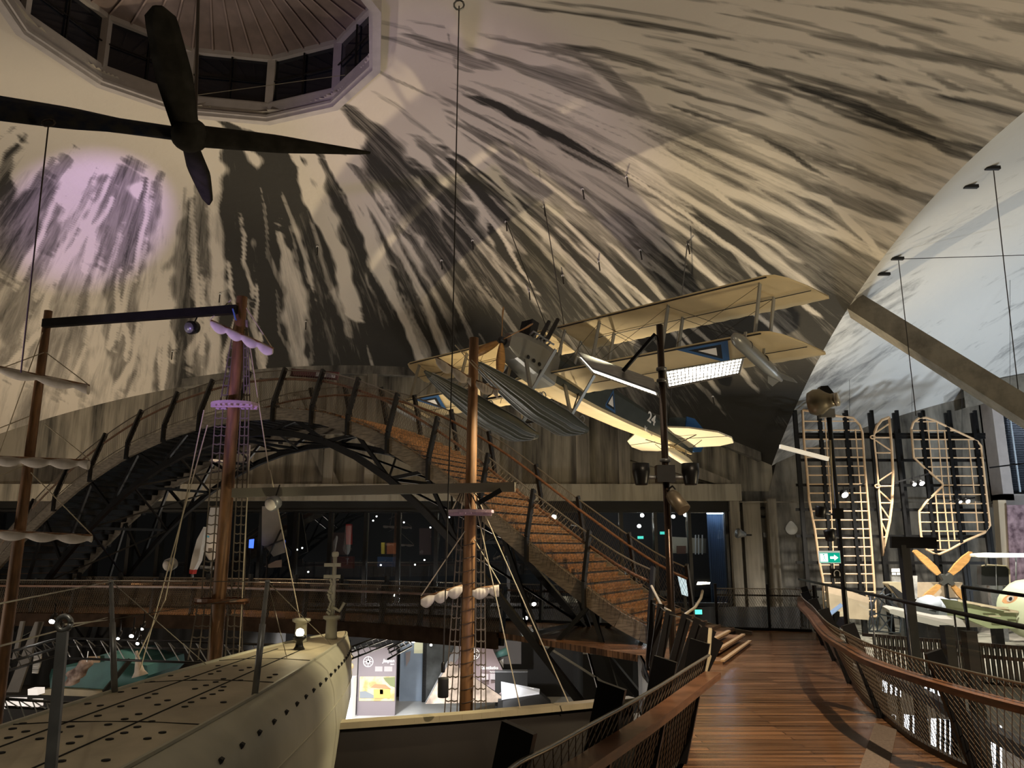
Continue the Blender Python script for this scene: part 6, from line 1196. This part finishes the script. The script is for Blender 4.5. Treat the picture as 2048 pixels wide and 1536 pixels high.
bs = thing('monitor', 'small glowing blue screen on a black post right of the middle mast', 'screen', (C5(1215, 815, 35.7).x, 35.7, -4.9)); MB().prism([C5(1190, 700, 35.6), C5(1255, 692, 35.6), C5(1245, 822, 35.6), C5(1182, 818, 35.6)], (0, .05, 0)).build('screen', mat('screen_glow', (.06, .16, .9), .3, emit=1.3), bs); MB().bar(C5(1215, 700, 35.75), (C5(1215, 815, 35.7).x, 35.75, -4.9), .05, .05).build('post', black, bs)
C3 = lambda x, y, Y=41: at(560+x/2.9257, 990+y/2.9257, Y)
bn = [((385, 170, 412, 290), (.5, .03, .02), 'thin red banner behind the glazed wall', 'banner'), ((592, 278, 612, 345), (.5, .38, .04), 'small yellow box behind the glazed wall', 'box'), ((625, 280, 685, 345), (.35, .10, .03), 'orange box beside the yellow one behind the glazed wall', 'box'), ((300, 360, 425, 430), (.12, .02, .015), 'dark red counter behind the glazed wall', 'counter'), ((570, 362, 690, 420), (.02, .05, .12), 'dark blue counter behind the glazed wall', 'counter'), ((300, 220, 380, 350), (.10, .05, .04), 'brown panel left of the red banner behind the glazed wall', 'panel'), ((815, 195, 885, 350), (.14, .08, .07), 'dim upright figure-like shape wrapped in brown behind the glazed wall', 'exhibit')]
for (x0_, y0_, x1_, y1_), c_, nm, ct in bn:
    tag(MB().prism([C3(x0_, y1_), C3(x1_, y1_), C3(x1_, y0_), C3(x0_, y0_)], (0, .5, 0)).build(ct, mat('rear_%s' % nm[:12].replace(' ', '_'), c_, .6)), nm, ct)
C6 = lambda x, y, Y: at(1200+x/4.096, 850+y/4.096, Y)
cn = thing('cream_counter', 'cream counter and wall lit behind the right end of the glazed wall', 'counter', C6(700, 1050, 42)); creamy = mat('cream_wall', (.55, .48, .36), .6)
MB().prism([C6(575, 1050, 42), C6(870, 1050, 42), C6(870, 930, 42), C6(575, 915, 42)], (0, .3, 0)).build('front', creamy, cn); MB().prism([C6(630, 1055, 41.8), C6(705, 1055, 41.8), C6(705, 990, 41.8), C6(630, 990, 41.8)], (0, .1, 0)).build('door', mat('door_brown', (.16, .07, .04), .5), cn)
for x in (780, 805, 835): MB().prism([C6(x, 1060, 41.7), C6(x+8, 1060, 41.7), C6(x+8, 900, 41.7), C6(x, 900, 41.7)], (0, .08, 0)).build('baluster', wt, cn)
bl = thing('blue_curtain', 'ribbed curtain lit blue behind the rightmost glazed bay', 'curtain', C6(950, 1500, 41)); m_ = MB(); A_, B2 = C6(872, 710, 41), C6(1030, 710, 41); rows = []
for z in np.linspace(A_.z, -.85, 8): rows.append([Vector((A_.x+(B2.x-A_.x)*k/40, 41+.05*math.sin(k*1.6), z)) for k in range(41)])
m_.grid(rows); m_.build('cloth', mat('curtain_blue', (.10, .16, .26), .6), bl)
spot('curtain_lamp', tuple(C6(980, 700, 40.3)), tuple(C6(960, 950, 41)), 45, (.55, .75, 1), 90, .8, .1); area('rear_lamp', (5.5, 39.5, 3.4), (5.5, 43, 1), .5, 22, CREAM, 160); area('rear_lamp', (-7, 39.5, 3.3), (-7, 42, 0), .5, 12, CREAM, 160)
for (x, y), nm in (((85, 685), ''), ((345, 740), 'A'), ((320, 828), 'B'), ((700, 735), 'C'), ((600, 750), 'D')):
    if nm: 
        c0 = C6(x, y, 40.5); t = thing('rear_lamp', 'glowing round lamp behind the glazed wall, '+{'A': 'brightest one right of the tall light pole', 'B': 'below and left of the brightest one', 'C': 'one near the rightmost mullion', 'D': 'small one beside the pole'}[nm], 'lamp', c0, 'lamps behind the glazed wall'); MB().lathe([(.02, -.09), (.08, -.06), (.1, 0), (.08, .06), (.02, .09)], c0, (0, 0, 1), 12).build('bulb', lampon, t); MB().tube([c0+Vector((0, 0, .08)), (c0.x, c0.y, 3.8)], .01, 4).build('cord', black, t)
for k, (x, y) in enumerate(((365, 85), (545, 90), (565, 125), (545, 150), (725, 160), (870, 150), (990, 130), (880, 190), (130, 310), (100, 320), (845, 380), (590, 410), (165, 450), (790, 408))):
    c0 = C3(x, y, 40.2+.1*(k % 5)); o = MB().lathe([(.01, -.04), (.04, -.02), (.045, 0), (.04, .02), (.01, .04)], c0, (0, 0, 1), 8).build('glow_lamp', mat('glow_dim', (1, .93, .85), .3, emit=7)); tag(o, 'tiny glowing lamp behind the glazed wall left of the stairs', 'lamp', 'tiny lamps behind the glazed wall')
for px, py, nm in ((1397, 1224, 'small glowing green exit sign low behind the stair foot'), (1281, 1075, 'small glowing green exit sign behind the glazing'), (1326, 1066, 'paler glowing green exit sign behind the glazing')):
    tag(MB().box(at(px, py, 40.5 if py < 1200 else 26), (.30 if py < 1200 else .22, .05, .14)).build('exit_sign', mat('green_glow', (.1, .8, .6), .4, emit=1.2)), nm, 'sign')
ps_ = thing('lit_poster', 'bright bluish-white lit poster behind the lower stair railing', 'poster', at(1365, 1195, 30)); MB().prism([at(1355, 1150, 30), at(1376, 1157, 30), at(1376, 1193, 30), at(1364, 1189, 30)], (0, .05, 0)).build('sheet', mat('poster_lit', (.6, .75, .8), .5, emit=.7, noise=.5, scale=4), ps_); MB().bar(at(1370, 1190, 30.1), (at(1370, 1190, 30.1).x, 30.1, -4.9), .1, .1).build('stand', black, ps_)
wpn = thing('white_low_panel', 'white panel strip in the dark beneath the arched stairs', 'panel', at(1215, 1310, 30)); MB().prism([at(1166, 1291, 30), at(1266, 1293, 30), at(1266, 1310, 30), at(1166, 1308, 30)], (0, .06, 0)).build('strip', mat('strip_grey', (.45, .42, .38), .6), wpn); MB().prism([at(1166, 1309, 30.02), at(1266, 1311, 30.02), at(1266, 1420, 30.02), at(1166, 1420, 30.02)], (0, .06, 0)).build('curtain', blackm, wpn)
bk = thing('black_curtain', 'tall black curtain wall closing the hall floor beneath the arched stairs', 'curtain', (8, 33, -4.9)); m_ = MB(); m_.grid([[Vector((x, 34.5+.12*math.sin(x*6), z)) for x in np.linspace(2.6, 14, 120)] for z in (-4.9, -.6)], False); m_.build('cloth', blackm, bk)
b3_ = thing('black_curtain', 'tall black curtain wall closing the hall floor behind the left gantry and teal boat', 'curtain', (-20, 29, -4.9)); m_ = MB(); m_.grid([[Vector((x, 29.5+.12*math.sin(x*6), z)) for x in np.linspace(-29, -8.3, 160)] for z in (-4.9, -.6)], False); m_.build('cloth', blackm, b3_)
